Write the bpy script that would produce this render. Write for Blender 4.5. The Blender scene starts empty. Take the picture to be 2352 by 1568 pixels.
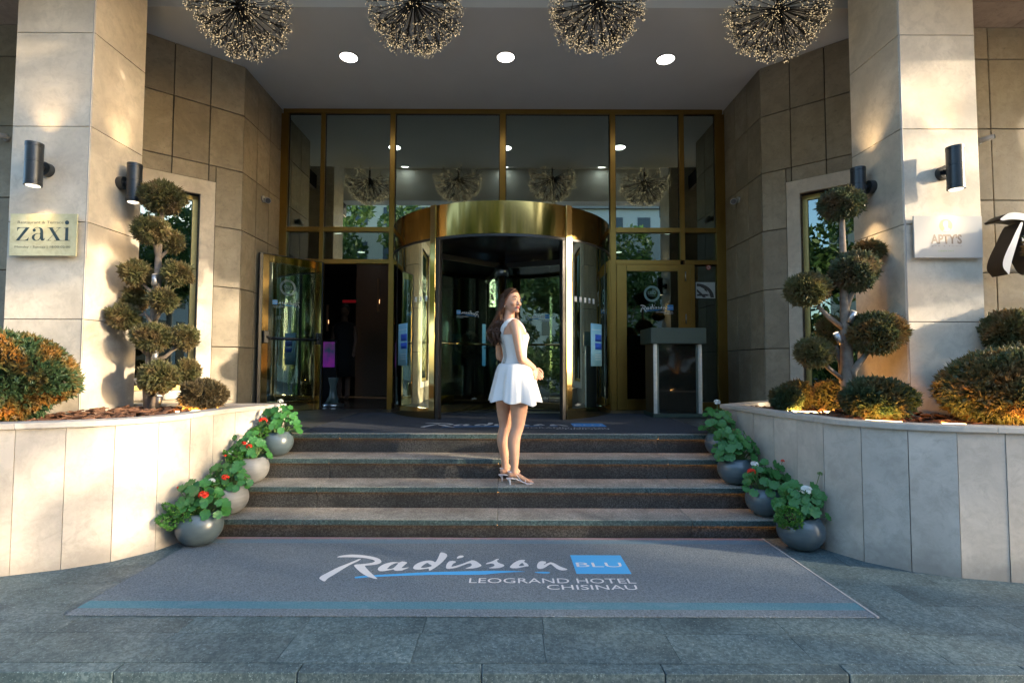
import bpy, bmesh, math, random
from mathutils import Vector, Matrix
import numpy as np
random.seed(7); np.random.seed(7)
S = bpy.context.scene
C = S.collection
D = bpy.data
R = math.radians

# ------------------------------------------------------------------ camera, sky, sun, exposure
PITCH, ROLL, CAMZ = R(2.53), R(0.17), 1.34
cam = D.cameras.new('camera'); cam.lens = 18.0; cam.sensor_width = 36.0
cam.shift_x = 0.0068; cam.clip_start = 0.05; cam.clip_end = 600
camo = D.objects.new('camera', cam); C.objects.link(camo)
CM = Matrix.Translation((0, 0, CAMZ)) @ Matrix.Rotation(math.pi/2+PITCH, 4, 'X') @ Matrix.Rotation(ROLL, 4, 'Z')
camo.matrix_world = CM
S.camera = camo

SUN_EL, SUN_AZ = R(12.5), R(108.5)          # azimuth clockwise from +Y
w = D.worlds.new('World'); S.world = w; w.use_nodes = True
nt = w.node_tree
sky = nt.nodes.new('ShaderNodeTexSky'); sky.sky_type = 'NISHITA'; sky.sun_disc = False
sky.sun_elevation = SUN_EL; sky.sun_rotation = SUN_AZ; sky.air_density = 1.0; sky.dust_density = 1.6; sky.ozone_density = 2.4
bg = nt.nodes['Background']; bg.inputs['Strength'].default_value = 0.15
nt.links.new(sky.outputs[0], bg.inputs[0])
sd = D.lights.new('sun', 'SUN'); sd.energy = 2.5; sd.angle = R(0.6); sd.color = (1.0, 0.82, 0.60)
so = D.objects.new('sun', sd); C.objects.link(so)
sv = Vector((math.sin(SUN_AZ)*math.cos(SUN_EL), math.cos(SUN_AZ)*math.cos(SUN_EL), math.sin(SUN_EL)))
so.rotation_euler = sv.to_track_quat('Z', 'Y').to_euler()
so.location = sv*40
S.view_settings.view_transform = 'Standard'; S.view_settings.look = 'None'
S.view_settings.gamma = 1.0; S.view_settings.use_curve_mapping = False
S.view_settings.exposure = 2.95
S.render.engine = 'CYCLES'
S.cycles.use_denoising = True
S.cycles.max_bounces = 8; S.cycles.transparent_max_bounces = 16
S.cycles.glossy_bounces = 4; S.cycles.diffuse_bounces = 4
S.cycles.caustics_reflective = False; S.cycles.caustics_refractive = False
S.cycles.sample_clamp_indirect = 4.0

# ------------------------------------------------------------------ small helpers
def ray(u, v):      # (u, v) measured on a 2352 x 1568 view of the photograph
    return CM.to_3x3() @ Vector(((u-1160)/1176, (784-v)/1176, -1))
def at_y(u, v, y):
    d = ray(u, v); return Vector((0, 0, CAMZ)) + d*(y/d.y)
def at_z(u, v, z):
    d = ray(u, v); return Vector((0, 0, CAMZ)) + d*((z-CAMZ)/d.z)
def at_x(u, v, x):
    d = ray(u, v); return Vector((0, 0, CAMZ)) + d*(x/d.x)
def c2(x, y): return (x/2.84375, (y/1.7418+700)/1.63265)
def r2(x, y): return ((x/1.7418+2740)/1.63265, (y/1.7418+700)/1.63265)

def tag(o, label=None, cat=None, group=None, kind=None):
    if label: o['label'] = label
    if cat: o['category'] = cat
    if group: o['group'] = group
    if kind: o['kind'] = kind
    return o
def link(o, parent=None):
    C.objects.link(o)
    if parent is not None:
        o.parent = parent
        o.matrix_parent_inverse = Matrix.Translation(-Vector(parent.location)) if parent.rotation_euler.z == 0 else parent.matrix_basis.inverted()
    return o
def thing(name, loc, label, cat, group=None, kind=None):
    o = D.objects.new(name, None); o.location = loc; o.empty_display_size = .1
    C.objects.link(o)
    return tag(o, label, cat, group, kind)

class MB:
    """collects shapes into one mesh"""
    def __init__(s): s.v = []; s.f = []; s.sm = []
    def add(s, vs, fs, smooth=False):
        n = len(s.v); s.v += [tuple(p) for p in vs]
        s.f += [tuple(i+n for i in f) for f in fs]; s.sm += [smooth]*len(fs)
        return s
    def box(s, a, b):
        x0, y0, z0 = a; x1, y1, z1 = b
        return s.add([(x0,y0,z0),(x1,y0,z0),(x1,y1,z0),(x0,y1,z0),(x0,y0,z1),(x1,y0,z1),(x1,y1,z1),(x0,y1,z1)],
                     [(0,3,2,1),(4,5,6,7),(0,1,5,4),(1,2,6,5),(2,3,7,6),(3,0,4,7)])
    def obox(s, o, ax, ay, az):      # corner + three edge vectors (right handed)
        o = Vector(o); ax = Vector(ax); ay = Vector(ay); az = Vector(az)
        if ax.cross(ay).dot(az) < 0: o = o+ax; ax = -ax
        P = [o, o+ax, o+ax+ay, o+ay]; P += [p+az for p in P]
        return s.add(P, [(0,3,2,1),(4,5,6,7),(0,1,5,4),(1,2,6,5),(2,3,7,6),(3,0,4,7)])
    def prism(s, poly, z0, z1):      # poly counter clockwise
        n = len(poly)
        vs = [(p[0], p[1], z0) for p in poly]+[(p[0], p[1], z1) for p in poly]
        fs = [tuple(range(n-1, -1, -1)), tuple(range(n, 2*n))]+[(i, (i+1)%n, n+(i+1)%n, n+i) for i in range(n)]
        return s.add(vs, fs)
    def tube(s, pts, rad, n=8, caps=True, smooth=True):
        pts = [Vector(p) for p in pts]; m = len(pts)
        rad = rad if hasattr(rad, '__len__') else [rad]*m
        vs = []; ref = None
        for i, p in enumerate(pts):
            t = (pts[min(i+1, m-1)]-pts[max(i-1, 0)])
            t = t.normalized() if t.length > 1e-9 else Vector((0, 0, 1))
            if ref is None:
                ref = Vector((0, 0, 1)) if abs(t.z) < .9 else Vector((1, 0, 0))
            a = (ref-t*ref.dot(t)).normalized(); b = t.cross(a); ref = a
            for k in range(n):
                an = 2*math.pi*k/n
                vs.append(p+(a*math.cos(an)+b*math.sin(an))*rad[i])
        fs = [(i*n+k, i*n+(k+1)%n, (i+1)*n+(k+1)%n, (i+1)*n+k) for i in range(m-1) for k in range(n)]
        s.add(vs, fs, smooth)
        if caps:
            s.f.append(tuple(range(len(s.v)-n*m+n-1, len(s.v)-n*m-1, -1))); s.sm.append(False)
            s.f.append(tuple(range(len(s.v)-n, len(s.v)))); s.sm.append(False)
        return s
    def lathe(s, o, prof, n=24, smooth=True, closed=True):   # prof: (r, z)
        o = Vector(o); m = len(prof); vs = []
        for r, z in prof:
            for k in range(n):
                an = 2*math.pi*k/n; vs.append(o+Vector((r*math.cos(an), r*math.sin(an), z)))
        fs = [(i*n+k, i*n+(k+1)%n, (i+1)*n+(k+1)%n, (i+1)*n+k) for i in range(m-1) for k in range(n)]
        s.add(vs, fs, smooth)
        if closed:
            b = len(s.v)-n*m
            s.f.append(tuple(range(b+n-1, b-1, -1))); s.sm.append(False)
            s.f.append(tuple(range(len(s.v)-n, len(s.v)))); s.sm.append(False)
        return s
    def ball(s, c, r, n=12, m=8, M=None):
        c = Vector(c); r = r if hasattr(r, '__len__') else (r, r, r); vs = []
        for j in range(m+1):
            ph = math.pi*j/m
            for k in range(n):
                th = 2*math.pi*k/n
                p = Vector((r[0]*math.sin(ph)*math.cos(th), r[1]*math.sin(ph)*math.sin(th), r[2]*math.cos(ph)))
                if M is not None: p = M @ p
                vs.append(c+p)
        fs = [((j+1)*n+k, (j+1)*n+(k+1)%n, j*n+(k+1)%n, j*n+k) for j in range(m) for k in range(n)]
        return s.add(vs, fs, True)
    def rings(s, R_, smooth=True, caps=True):   # list of closed loops of the same length
        n = len(R_[0]); m = len(R_); vs = [p for r in R_ for p in r]
        fs = [(i*n+k, i*n+(k+1)%n, (i+1)*n+(k+1)%n, (i+1)*n+k) for i in range(m-1) for k in range(n)]
        s.add(vs, fs, smooth)
        if caps:
            b = len(s.v)-n*m
            s.f.append(tuple(range(b+n-1, b-1, -1))); s.sm.append(False)
            s.f.append(tuple(range(len(s.v)-n, len(s.v)))); s.sm.append(False)
        return s
    def mesh(s, name, mat=None):
        me = D.meshes.new(name); me.from_pydata([tuple(p) for p in s.v], [], s.f)
        me.polygons.foreach_set('use_smooth', s.sm)
        if mat: me.materials.append(mat)
        me.update(); return me
    def build(s, name, mat, parent=None, bevel=0, label=None):
        o = D.objects.new(name, s.mesh(name, mat)); link(o, parent)
        if bevel:
            m = o.modifiers.new('bevel', 'BEVEL'); m.width = bevel; m.segments = 2; m.limit_method = 'ANGLE'; m.angle_limit = R(50)
        if label: o['label'] = label
        return o

# ------------------------------------------------------------------ materials
def node(t, typ, **kw):
    n = t.nodes.new(typ)
    for k, v in kw.items(): setattr(n, k, v)
    return n
def principled(name, col=(.5,.5,.5), rough=.6, metal=0, spec=None, coat=0, ior=None):
    m = D.materials.new(name); m.use_nodes = True; t = m.node_tree
    b = t.nodes['Principled BSDF']
    b.inputs['Base Color'].default_value = (*col, 1); b.inputs['Roughness'].default_value = rough
    b.inputs['Metallic'].default_value = metal; b.inputs['Coat Weight'].default_value = coat
    if spec is not None: b.inputs['Specular IOR Level'].default_value = spec
    return m, t, b
def mix(t, fac, a, b, typ='MIX'):
    n = t.nodes.new('ShaderNodeMix'); n.data_type = 'RGBA'; n.blend_type = typ
    for s_, v in ((n.inputs[0], fac), (n.inputs[6], a), (n.inputs[7], b)):
        if isinstance(v, bpy.types.NodeSocket): t.links.new(v, s_)
        elif isinstance(v, (int, float)): s_.default_value = v
        else: s_.default_value = (*v, 1)
    return n.outputs[2]
def ramp(t, src, p0, p1, c0=(0,0,0), c1=(1,1,1)):
    n = t.nodes.new('ShaderNodeValToRGB'); e = n.color_ramp.elements
    e[0].position = p0; e[1].position = p1; e[0].color = (*c0, 1); e[1].color = (*c1, 1)
    t.links.new(src, n.inputs[0]); return n.outputs[0]
def coords(t, rnd=3.0, scale=(1,1,1)):
    tc = node(t, 'ShaderNodeTexCoord'); oi = node(t, 'ShaderNodeObjectInfo')
    mp = node(t, 'ShaderNodeMapping'); mp.inputs['Scale'].default_value = scale
    mu = node(t, 'ShaderNodeMath', operation='MULTIPLY'); mu.inputs[1].default_value = rnd*7
    t.links.new(oi.outputs['Random'], mu.inputs[0])
    t.links.new(tc.outputs['Object'], mp.inputs['Vector']); t.links.new(mu.outputs[0], mp.inputs['Location'])
    return mp.outputs[0], oi.outputs['Random']
def noise(t, vec, scale, detail=4, rough=.55, dist=0):
    n = node(t, 'ShaderNodeTexNoise'); n.inputs['Scale'].default_value = scale; n.inputs['Detail'].default_value = detail
    n.inputs['Roughness'].default_value = rough; n.inputs['Distortion'].default_value = dist
    t.links.new(vec, n.inputs['Vector']); return n.outputs[0]
def bump(t, b, h, strength, dist=.002):
    n = node(t, 'ShaderNodeBump'); n.inputs['Strength'].default_value = strength; n.inputs['Distance'].default_value = dist
    t.links.new(h, n.inputs['Height']); t.links.new(n.outputs[0], b.inputs['Normal'])

def stone_mat(name, c0, c1, pits=.55, rough=.55, var=.12, splash=False):
    m, t, b = principled(name, c0, rough)
    vec, rnd = coords(t)
    cl = mix(t, ramp(t, noise(t, vec, 1.9, 6, .65, .8), .36, .66), tuple(x*.88 for x in c0), tuple(x*1.06 for x in c1))
    cl = mix(t, ramp(t, noise(t, vec, 11, 6, .75, .5), .46, .78), cl, tuple(x*.74 for x in c0))
    # small pits and short veins of travertine
    st, _ = coords(t, 3, (1, 1, 2.2))
    pit = ramp(t, noise(t, st, 24, 6, .75, .8), pits+.05, pits+.12)
    cl = mix(t, pit, cl, tuple(x*.42 for x in c1))
    hs = node(t, 'ShaderNodeHueSaturation')
    mr = node(t, 'ShaderNodeMapRange'); mr.inputs[3].default_value = 1-var; mr.inputs[4].default_value = 1+var*.6
    t.links.new(rnd, mr.inputs[0]); t.links.new(mr.outputs[0], hs.inputs['Value']); t.links.new(cl, hs.inputs['Color'])
    t.links.new(hs.outputs[0], b.inputs['Base Color'])
    if splash:                                   # splash dirt near the ground
        tc = node(t, 'ShaderNodeTexCoord'); sp = node(t, 'ShaderNodeSeparateXYZ'); t.links.new(tc.outputs['Object'], sp.inputs[0])
        ad = node(t, 'ShaderNodeMath', operation='MULTIPLY_ADD'); ad.inputs[1].default_value = -.30; t.links.new(noise(t, vec, 7, 5, .7), ad.inputs[0]); t.links.new(sp.outputs[2], ad.inputs[2])
        f = ramp(t, ad.outputs[0], 0.0, .02); ad.inputs[2].default_value = 0
        inv_f = node(t, 'ShaderNodeMapRange'); inv_f.inputs[1].default_value = -.12; inv_f.inputs[2].default_value = .02; inv_f.inputs[3].default_value = .55; inv_f.inputs[4].default_value = 0
        t.links.new(ad.outputs[0], inv_f.inputs[0])
        st2, _ = coords(t, 3, (5, 5, .35))
        dirt = mix(t, inv_f.outputs[0], hs.outputs[0], tuple(x*.45 for x in c0))
        dirt = mix(t, ramp(t, noise(t, st2, 3, 4, .6), .55, .9, (0,0,0), (.5,.5,.5)), dirt, tuple(x*.72 for x in c0))
        t.links.new(dirt, b.inputs['Base Color'])
    inv = mix(t, pit, noise(t, vec, 120, 2), (0, 0, 0))
    bump(t, b, inv, .35, .0015)
    return m
def granite_mat(name, c, c1, rough, sc=160, amt=.5, var=.15, bumpy=.25):
    m, t, b = principled(name, c, rough)
    vec, rnd = coords(t)
    cl = mix(t, ramp(t, noise(t, vec, sc, 3, .7), .42, .62), c, c1)
    cl = mix(t, ramp(t, noise(t, vec, 3, 5, .7), .4, .75), cl, tuple(x*.6 for x in c))
    cl = mix(t, ramp(t, noise(t, vec, sc*1.7, 2, .8), .60, .70), cl, tuple(min(1, x*1.5+.01) for x in c1))
    hs = node(t, 'ShaderNodeHueSaturation')
    mr = node(t, 'ShaderNodeMapRange'); mr.inputs[3].default_value = 1-var; mr.inputs[4].default_value = 1+var
    t.links.new(rnd, mr.inputs[0]); t.links.new(mr.outputs[0], hs.inputs['Value']); t.links.new(cl, hs.inputs['Color'])
    t.links.new(hs.outputs[0], b.inputs['Base Color'])
    rr = mix(t, noise(t, vec, 6, 4), (rough*.7,)*3, (min(1, rough*1.3),)*3)
    t.links.new(rr, b.inputs['Roughness'])
    bump(t, b, noise(t, vec, sc*1.2, 3), bumpy, .0015)
    return m
def emit_mat(name, col, strength, sample='NONE'):
    m = D.materials.new(name); m.use_nodes = True; t = m.node_tree; t.nodes.clear()
    e = node(t, 'ShaderNodeEmission'); e.inputs[0].default_value = (*col, 1); e.inputs[1].default_value = strength
    o = node(t, 'ShaderNodeOutputMaterial'); t.links.new(e.outputs[0], o.inputs[0])
    m.cycles.emission_sampling = sample
    return m
def glass_mat(name, tint, refl, rough=0.0):
    m = D.materials.new(name); m.use_nodes = True; t = m.node_tree; t.nodes.clear()
    tr = node(t, 'ShaderNodeBsdfTransparent'); tr.inputs[0].default_value = (*tint, 1)
    gl = node(t, 'ShaderNodeBsdfGlossy'); gl.inputs['Roughness'].default_value = rough; gl.inputs[0].default_value = (.86, 1, .93, 1)
    lw = node(t, 'ShaderNodeLayerWeight'); lw.inputs[0].default_value = .35
    mr = node(t, 'ShaderNodeMapRange'); mr.inputs[3].default_value = refl; mr.inputs[4].default_value = .9
    t.links.new(lw.outputs['Fresnel'], mr.inputs[0])
    mx = node(t, 'ShaderNodeMixShader'); t.links.new(mr.outputs[0], mx.inputs[0])
    t.links.new(tr.outputs[0], mx.inputs[1]); t.links.new(gl.outputs[0], mx.inputs[2])
    o = node(t, 'ShaderNodeOutputMaterial'); t.links.new(mx.outputs[0], o.inputs[0])
    return m
def plain(name, col, rough=.5, metal=0, var=.1, sc=30, bmp=0, spec=None, coat=0):
    m, t, b = principled(name, col, rough, metal, spec, coat)
    vec, rnd = coords(t)
    f = ramp(t, noise(t, vec, sc, 4), .3, .75)
    t.links.new(mix(t, f, tuple(x*(1-var) for x in col), tuple(min(1, x*(1+var)) for x in col)), b.inputs['Base Color'])
    if bmp: bump(t, b, noise(t, vec, sc*3, 3), bmp, .002)
    return m
def leaf_mat(name, c0, c1, c2_, sc=9, trans=.25, rough=.55):
    m, t, b = principled(name, c0, rough)
    g = node(t, 'ShaderNodeNewGeometry'); vec, rnd = coords(t)
    cl = mix(t, g.outputs['Random Per Island'], c0, c1)
    cl = mix(t, ramp(t, noise(t, vec, sc, 3), .45, .68), cl, c2_)
    t.links.new(cl, b.inputs['Base Color'])
    tl = node(t, 'ShaderNodeBsdfTranslucent'); t.links.new(cl, tl.inputs[0])
    mx = node(t, 'ShaderNodeMixShader'); mx.inputs[0].default_value = trans
    t.links.new(b.outputs[0], mx.inputs[1]); t.links.new(tl.outputs[0], mx.inputs[2])
    t.links.new(mx.outputs[0], t.nodes['Material Output'].inputs[0])
    return m

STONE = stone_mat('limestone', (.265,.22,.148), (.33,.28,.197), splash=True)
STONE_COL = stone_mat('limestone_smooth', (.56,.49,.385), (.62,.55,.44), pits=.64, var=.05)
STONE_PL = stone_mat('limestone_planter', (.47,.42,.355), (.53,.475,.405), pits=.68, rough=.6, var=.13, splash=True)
JOINT = plain('dark_joint', (.02,.018,.016), .9)  # dark backing that shows in the open panel joints
CORE = plain('dark_core', (.06,.05,.04), .9)
TREAD = granite_mat('flamed_granite', (.175,.168,.14), (.38,.365,.31), .75, 75)
NOSE = granite_mat('polished_granite_edge', (.03,.05,.048), (.085,.125,.118), .3, 55)
RISER = granite_mat('black_granite', (.012,.013,.013), (.075,.075,.07), .4, 75)
PAVE = granite_mat('basalt_paving', (.042,.074,.082), (.12,.165,.17), .62, 50, var=.09, bumpy=.5)
GROUT = plain('pale_grout', (.20,.225,.22), .9)
CEIL = plain('ceiling_paint', (.60,.62,.615), .9, var=.03, sc=2)
BRASS = plain('anodised_gold', (.33,.205,.055), .32, 1, var=.1, sc=4)
BRONZE = plain('bronze_band', (.33,.22,.07), .11, 1, var=.05, sc=3)
POLBRASS = plain('polished_brass', (.56,.41,.17), .07, 1, var=.04, sc=3)
BLACKM = plain('black_metal', (.012,.012,.013), .35, 0, spec=.6)
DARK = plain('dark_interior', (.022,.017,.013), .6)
GLASS = glass_mat('facade_glass', (.34,.40,.37), .38)
GLASSC = glass_mat('door_glass', (.62,.68,.64), .16)
GLASSD = glass_mat('window_glass', (.25,.30,.28), .11)
GLASSM = glass_mat('lower_pane_glass', (.30,.36,.33), .13)

# ================================================================== THE SETTING
L = 0.681                                  # landing level
STEPY = [4.01, 4.298, 4.586, 4.874]; STEPZ = [.141, .321, .501, L]
YF = 7.45                                  # plane of the glass facade
CEILZ = 5.10
JZ = [.93, 1.54, 2.27, 3.005, 3.74, 4.465]  # wall joints

# ---- street far ground, lower pavement
g = MB(); g.box((-120, -140, -.45), (120, 2.2, -.32)); tag(g.build('road', plain('asphalt', (.09,.09,.09), .85, sc=40, bmp=.4)), kind='structure')
g = MB(); g.box((-60, -6, -.318), (60, 2.2, -.16)); tag(g.build('pavement', plain('pale_pavement', (.30,.29,.27), .9, sc=8)), kind='structure')  # out of view; made pale so that it bounces light up
# ---- paving in front of the steps: slabs one by one
gr = MB(); gr.box((-7, 2.30, -.159), (7, 4.1, -.012)); gr.box((-7, 4.1, -.159), (7, 7.6, -.012))
ground = tag(gr.build('ground', GROUT), kind='structure')
rows = [2.285, 2.36, 2.612, 2.92, 3.19, 3.465, 3.74, 4.03]
for i in range(len(rows)-1):
    off = [-.90, -.42, -1.02, -.72, -1.0, -.74, -.42][i % 7]
    wd = .8 if i == 0 else .61
    xs = [off+wd*k for k in range(-9, 10)]
    for x in xs:
        if x+wd < -5.2 or x > 5.2: continue
        if i == 0:
            mb = MB().box((x+.003, rows[i], -.062), (x+wd-.003, rows[i+1]-.003, 0))
        else:
            mb = MB().box((x+.0013, rows[i]+.0013, -.02), (x+wd-.0013, rows[i+1]-.0013, random.uniform(-.0006, .0006)))
        mb.build('kerb_stone' if i == 0 else 'paving_slab', PAVE, ground, bevel=.003 if i == 0 else 0)
kr = MB(); kr.box((-7, 2.31, -.159), (7, 2.33, -.064)); kr.build('kerb_riser', RISER, ground)

# ---- stairs
st = MB()
for k in range(4):
    st.box((-2.55, STEPY[k]+.05, -.01), (2.55, (STEPY[k+1] if k < 3 else 5.2)+.07, STEPZ[k]-.047))
stairs = tag(st.build('stairs', CORE), kind='structure')
LED = emit_mat('warm_strip', (1, .46, .13), 1.5, 'AUTO')
XJ = [-2.5, -1.56, -.055, 1.45, 2.5]
for k in range(4):
    zb = STEPZ[k-1] if k else 0
    for a, b in zip(XJ[:-1], XJ[1:]):
        dj = random.uniform(-.02, .02) if -2 < a else 0
        y1 = STEPY[k+1]+.048 if k < 3 else 5.12
        MB().box((a+.0015, STEPY[k], STEPZ[k]-.046), (b-.0015, y1, STEPZ[k])).build('tread', TREAD, stairs, bevel=.004)
        MB().box((a+.0015, STEPY[k]-.0015, STEPZ[k]-.044), (b-.0015, STEPY[k]+.0005, STEPZ[k]-.004)).build('nosing_edge', NOSE, stairs)
        MB().box((a+.0015, STEPY[k]+.032, zb+.0005), (b-.0015, STEPY[k]+.049, STEPZ[k]-.048)).build('riser', RISER, stairs)
    MB().box((-2.4, STEPY[k]+.016, STEPZ[k]-.0472), (2.4, STEPY[k]+.024, STEPZ[k]-.0461)).build('light_strip', LED, stairs)

# ---- landing
LAND = granite_mat('landing_granite', (.04,.042,.042), (.075,.078,.075), .38, 120)
land = tag(MB().box((-4.9, 5.125, -.01), (4.9, 7.5, L-.03)).build('landing', CORE), kind='structure')
for i in range(-5, 5):
    for j in range(4):
        y0 = 5.123+j*.6; y1 = min(y0+.6, 7.5)
        MB().box((i*.92+.001, y0+.001, L-.03), (i*.92+.919, y1-.001, L-.0005)).build('floor_slab', LAND, land)

# ---- ceilings: a low soffit by the doors, a raised bay over the chandeliers, a front beam
ce = MB()
ce.box((-4.95, 5.25, CEILZ), (4.95, 7.6, CEILZ+.9))
ce.box((-4.95, 3.2001, 5.85), (4.95, 5.249, 6.0))
ce.box((-4.95, 2.85, CEILZ), (4.95, 3.2, 6.0))
for sg in (-1, 1): ce.box((min(sg*3.95, sg*4.949), 3.2002, CEILZ), (max(sg*3.95, sg*4.949), 5.2489, 5.8499))
tag(ce.build('ceiling', CEIL), kind='structure')
SOFF = stone_mat('soffit_stone', (.40,.31,.24), (.47,.37,.29), var=.06)
for sgn, nm in ((-1, 'soffit'), (1, 'soffit')):
    x0, x1 = (3.72, 9.0)
    a, b = sorted((sgn*x0-.06, sgn*x1))
    so_ = tag(MB().box((a, 2.851, 4.83), (b, 5.2, 5.0999)).build('soffit', JOINT), kind='structure')
    for i in range(7):
        for j in range(5):
            xa = sgn*(x0+.012)-.06+sgn*i*.76; xb = xa+sgn*.752; yo = .1
            MB().box((min(xa, xb), 2.852+j*.47, 4.80), (max(xa, xb), 2.852+j*.47+.463, 4.831)).build('soffit_panel', SOFF, so_)

# ---- stone walls, panel by panel
def panel_wall(root, p0, d, us, zs, mat, thick=.03, gap=.010, holes=(), bevel=.0025):
    """p0: foot point, d: unit direction along the wall; the outward normal is on the left of d seen from above"""
    d = Vector((d[0], d[1], 0)); n = Vector((-d.y, d.x, 0))
    for a, b in zip(us[:-1], us[1:]):
        for z0, z1 in zip(zs[:-1], zs[1:]):
            rects = [(a, b, z0, z1)]
            for (ha, hb, hz0, hz1) in holes:
                out = []
                for (ra, rb, rz0, rz1) in rects:
                    if rb <= ha or ra >= hb or rz1 <= hz0 or rz0 >= hz1: out.append((ra, rb, rz0, rz1)); continue
                    if ra < ha: out.append((ra, ha, rz0, rz1))
                    if rb > hb: out.append((hb, rb, rz0, rz1))
                    m0, m1 = max(ra, ha), min(rb, hb)
                    if rz0 < hz0: out.append((m0, m1, rz0, hz0))
                    if rz1 > hz1: out.append((m0, m1, hz1, rz1))
                rects = out
            for (ra, rb, rz0, rz1) in rects:
                if rb-ra < .02 or rz1-rz0 < .02: continue
                o = Vector((p0[0], p0[1], 0))+d*(ra+gap/2)+Vector((0, 0, rz0+gap/2))
                MB().obox(o, d*(rb-ra-gap), n*(thick+random.uniform(-.0012, .0012)), (0, 0, rz1-rz0-gap)).build('panel', mat, root, bevel=bevel)
def backing(root, p0, d, u0, u1, z0, z1, depth=.25, holes=()):
    d = Vector((d[0], d[1], 0)); n = Vector((-d.y, d.x, 0)); mb = MB()
    P = lambda u, z: Vector((p0[0], p0[1], 0))+d*u+Vector((0, 0, z))
    if not holes: mb.obox(P(u0, z0), d*(u1-u0), -n*depth, (0, 0, z1-z0))
    for (ha, hb, hz0, hz1) in holes:
        mb.obox(P(u0, z0), d*(ha-u0), -n*depth, (0, 0, z1-z0)); mb.obox(P(hb, z0), d*(u1-hb), -n*depth, (0, 0, z1-z0))
        mb.obox(P(ha, z0), d*(hb-ha), -n*depth, (0, 0, hz0-z0)); mb.obox(P(ha, hz1), d*(hb-ha), -n*depth, (0, 0, z1-hz1))
    mb.build('backing', JOINT, root)
ZS = [.66]+JZ[1:]+[CEILZ]
WX = {-1: -3.31, 1: 3.225}
for sgn in (-1, 1):
    side = 'left' if sgn < 0 else 'right'
    wx = WX[sgn]
    # side wall beside the glass, facing the middle
    w1 = thing('stone_wall', (wx, 6.9, 0), f'narrow limestone side wall between glass facade and angled wall, {side} of the doors', 'wall', kind='thing')
    us = [0, .36, .72, 1.10]
    if sgn < 0:   # direction so that the outward normal (left of d) points to +x : d = -y
        p0, d = (wx-.03, YF), (0, -1); uu = [YF-y for y in (YF, 7.073, 6.712, 6.362)]
    else:
        p0, d = (wx+.03, 6.362), (0, 1); uu = [y-6.362 for y in (6.362, 6.712, 7.073, YF)]
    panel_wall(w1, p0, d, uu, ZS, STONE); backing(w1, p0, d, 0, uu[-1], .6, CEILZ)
    # angled wall with a window
    w2 = thing('stone_wall', (wx+sgn*.5, 5.9, 0), f'angled limestone wall with tall window behind the {side} pillar', 'wall', kind='thing')
    dv = Vector((sgn*.756, -.655, 0)); c0 = Vector((-3.308 if sgn < 0 else 3.225, 6.352, 0)); T = 1.905
    if sgn < 0:
        hole = (.46, 1.38, 1.03, 3.36)
        # facing +x,-y : outward normal left of d -> walk from the outer end to the corner reversed
        d = -dv; p0 = c0+dv*T; conv = lambda t: T-t
    else:
        hole = (.42, 1.30, 1.03, 3.40)
        d = dv; p0 = c0; conv = lambda t: t
    # normal left of d must point towards -y
    n = Vector((-d.y, d.x, 0))
    if n.y > 0:
        d = -d; p0 = c0+dv*T if (d-dv).length > .1 else c0; n = -n
        conv = (lambda t: T-t) if (d+dv).length < .1 else (lambda t: t)
    p0 = p0-n*.03
    ts = sorted(conv(t) for t in ([0, .379, .757, 1.135, 1.513, T] if sgn < 0 else [0, .335, .70, 1.08, 1.46, T]))
    hu = sorted((conv(hole[0]), conv(hole[1])))
    fr = (.16 if sgn < 0 else .145)
    big = (hu[0]-fr, hu[1]+fr, .66, hole[3]+fr+.02)
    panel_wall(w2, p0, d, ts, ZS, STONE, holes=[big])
    backing(w2, p0, d, 0, T, .6, CEILZ, holes=[(hu[0], hu[1], hole[2], hole[3])])
    # surround, reveal, window
    sr = D.objects.new('window_surround', MB().mesh('window_surround')); link(sr, w2)
    P = lambda u, z, dep: p0+d*u+Vector((0, 0, z))+n*dep
    mb = MB()
    zt, zb = hole[3]+fr+.02-.003, hole[2]-.10
    for (a, b, z0, z1) in ((hu[0]-fr+.003, hu[0], zb, hole[3]), (hu[1], hu[1]+fr-.003, zb, hole[3]), (hu[0]-fr+.003, hu[1]+fr-.003, hole[3]+.001, zt)):
        mb.obox(P(a, z0, -.22), d*(b-a), n*.265, (0, 0, z1-z0))
    mb.obox(P(hu[0]+.001, zb, -.22), d*(hu[1]-hu[0]-.002), n*.28, (0, 0, .10))
    sr.data = mb.mesh('window_surround', STONE_COL)
    mb = MB(); mb.obox(P(hu[0]-fr+.003, .66, -.02), d*(hu[1]-hu[0]+2*fr-.006), n*.045, (0, 0, zb-.665)); mb.build('panel', STONE, w2)
    wn = MB(); fw = .055
    for (a, b, z0, z1) in ((hu[0], hu[0]+fw, hole[2], hole[3]), (hu[1]-fw, hu[1], hole[2], hole[3]), (hu[0]+fw, hu[1]-fw, hole[2], hole[2]+fw), (hu[0]+fw, hu[1]-fw, hole[3]-fw, hole[3])):
        wn.obox(P(a, z0, -.16), d*(b-a), n*.06, (0, 0, z1-z0))
    win = wn.build('window', plain('yellow_brass_frame', (.55,.42,.16), .4, .7), w2)
    pm = MB(); pm.obox(P(hu[0]+fw, hole[2]+fw, -.135), d*(hu[1]-hu[0]-2*fw), n*.006, (0, 0, hole[3]-hole[2]-2*fw)); pm.build('pane', GLASSD, win)
    bx = MB(); bx.obox(P(hu[0]-.05, hole[2]-.05, -.45), d*(hu[1]-hu[0]+.1), n*.01, (0, 0, hole[3]-hole[2]+.1)); bx.build('backing', DARK, w2)
    # outer wall, parallel to the facade
    w3 = thing('stone_wall', (sgn*6, 5.1, 0), f'outer limestone wall beyond the {side} pillar', 'wall', kind='thing')
    xo = sgn*4.70 if sgn > 0 else -4.755
    p0b = (min(xo, sgn*9.5), 5.13)
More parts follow.
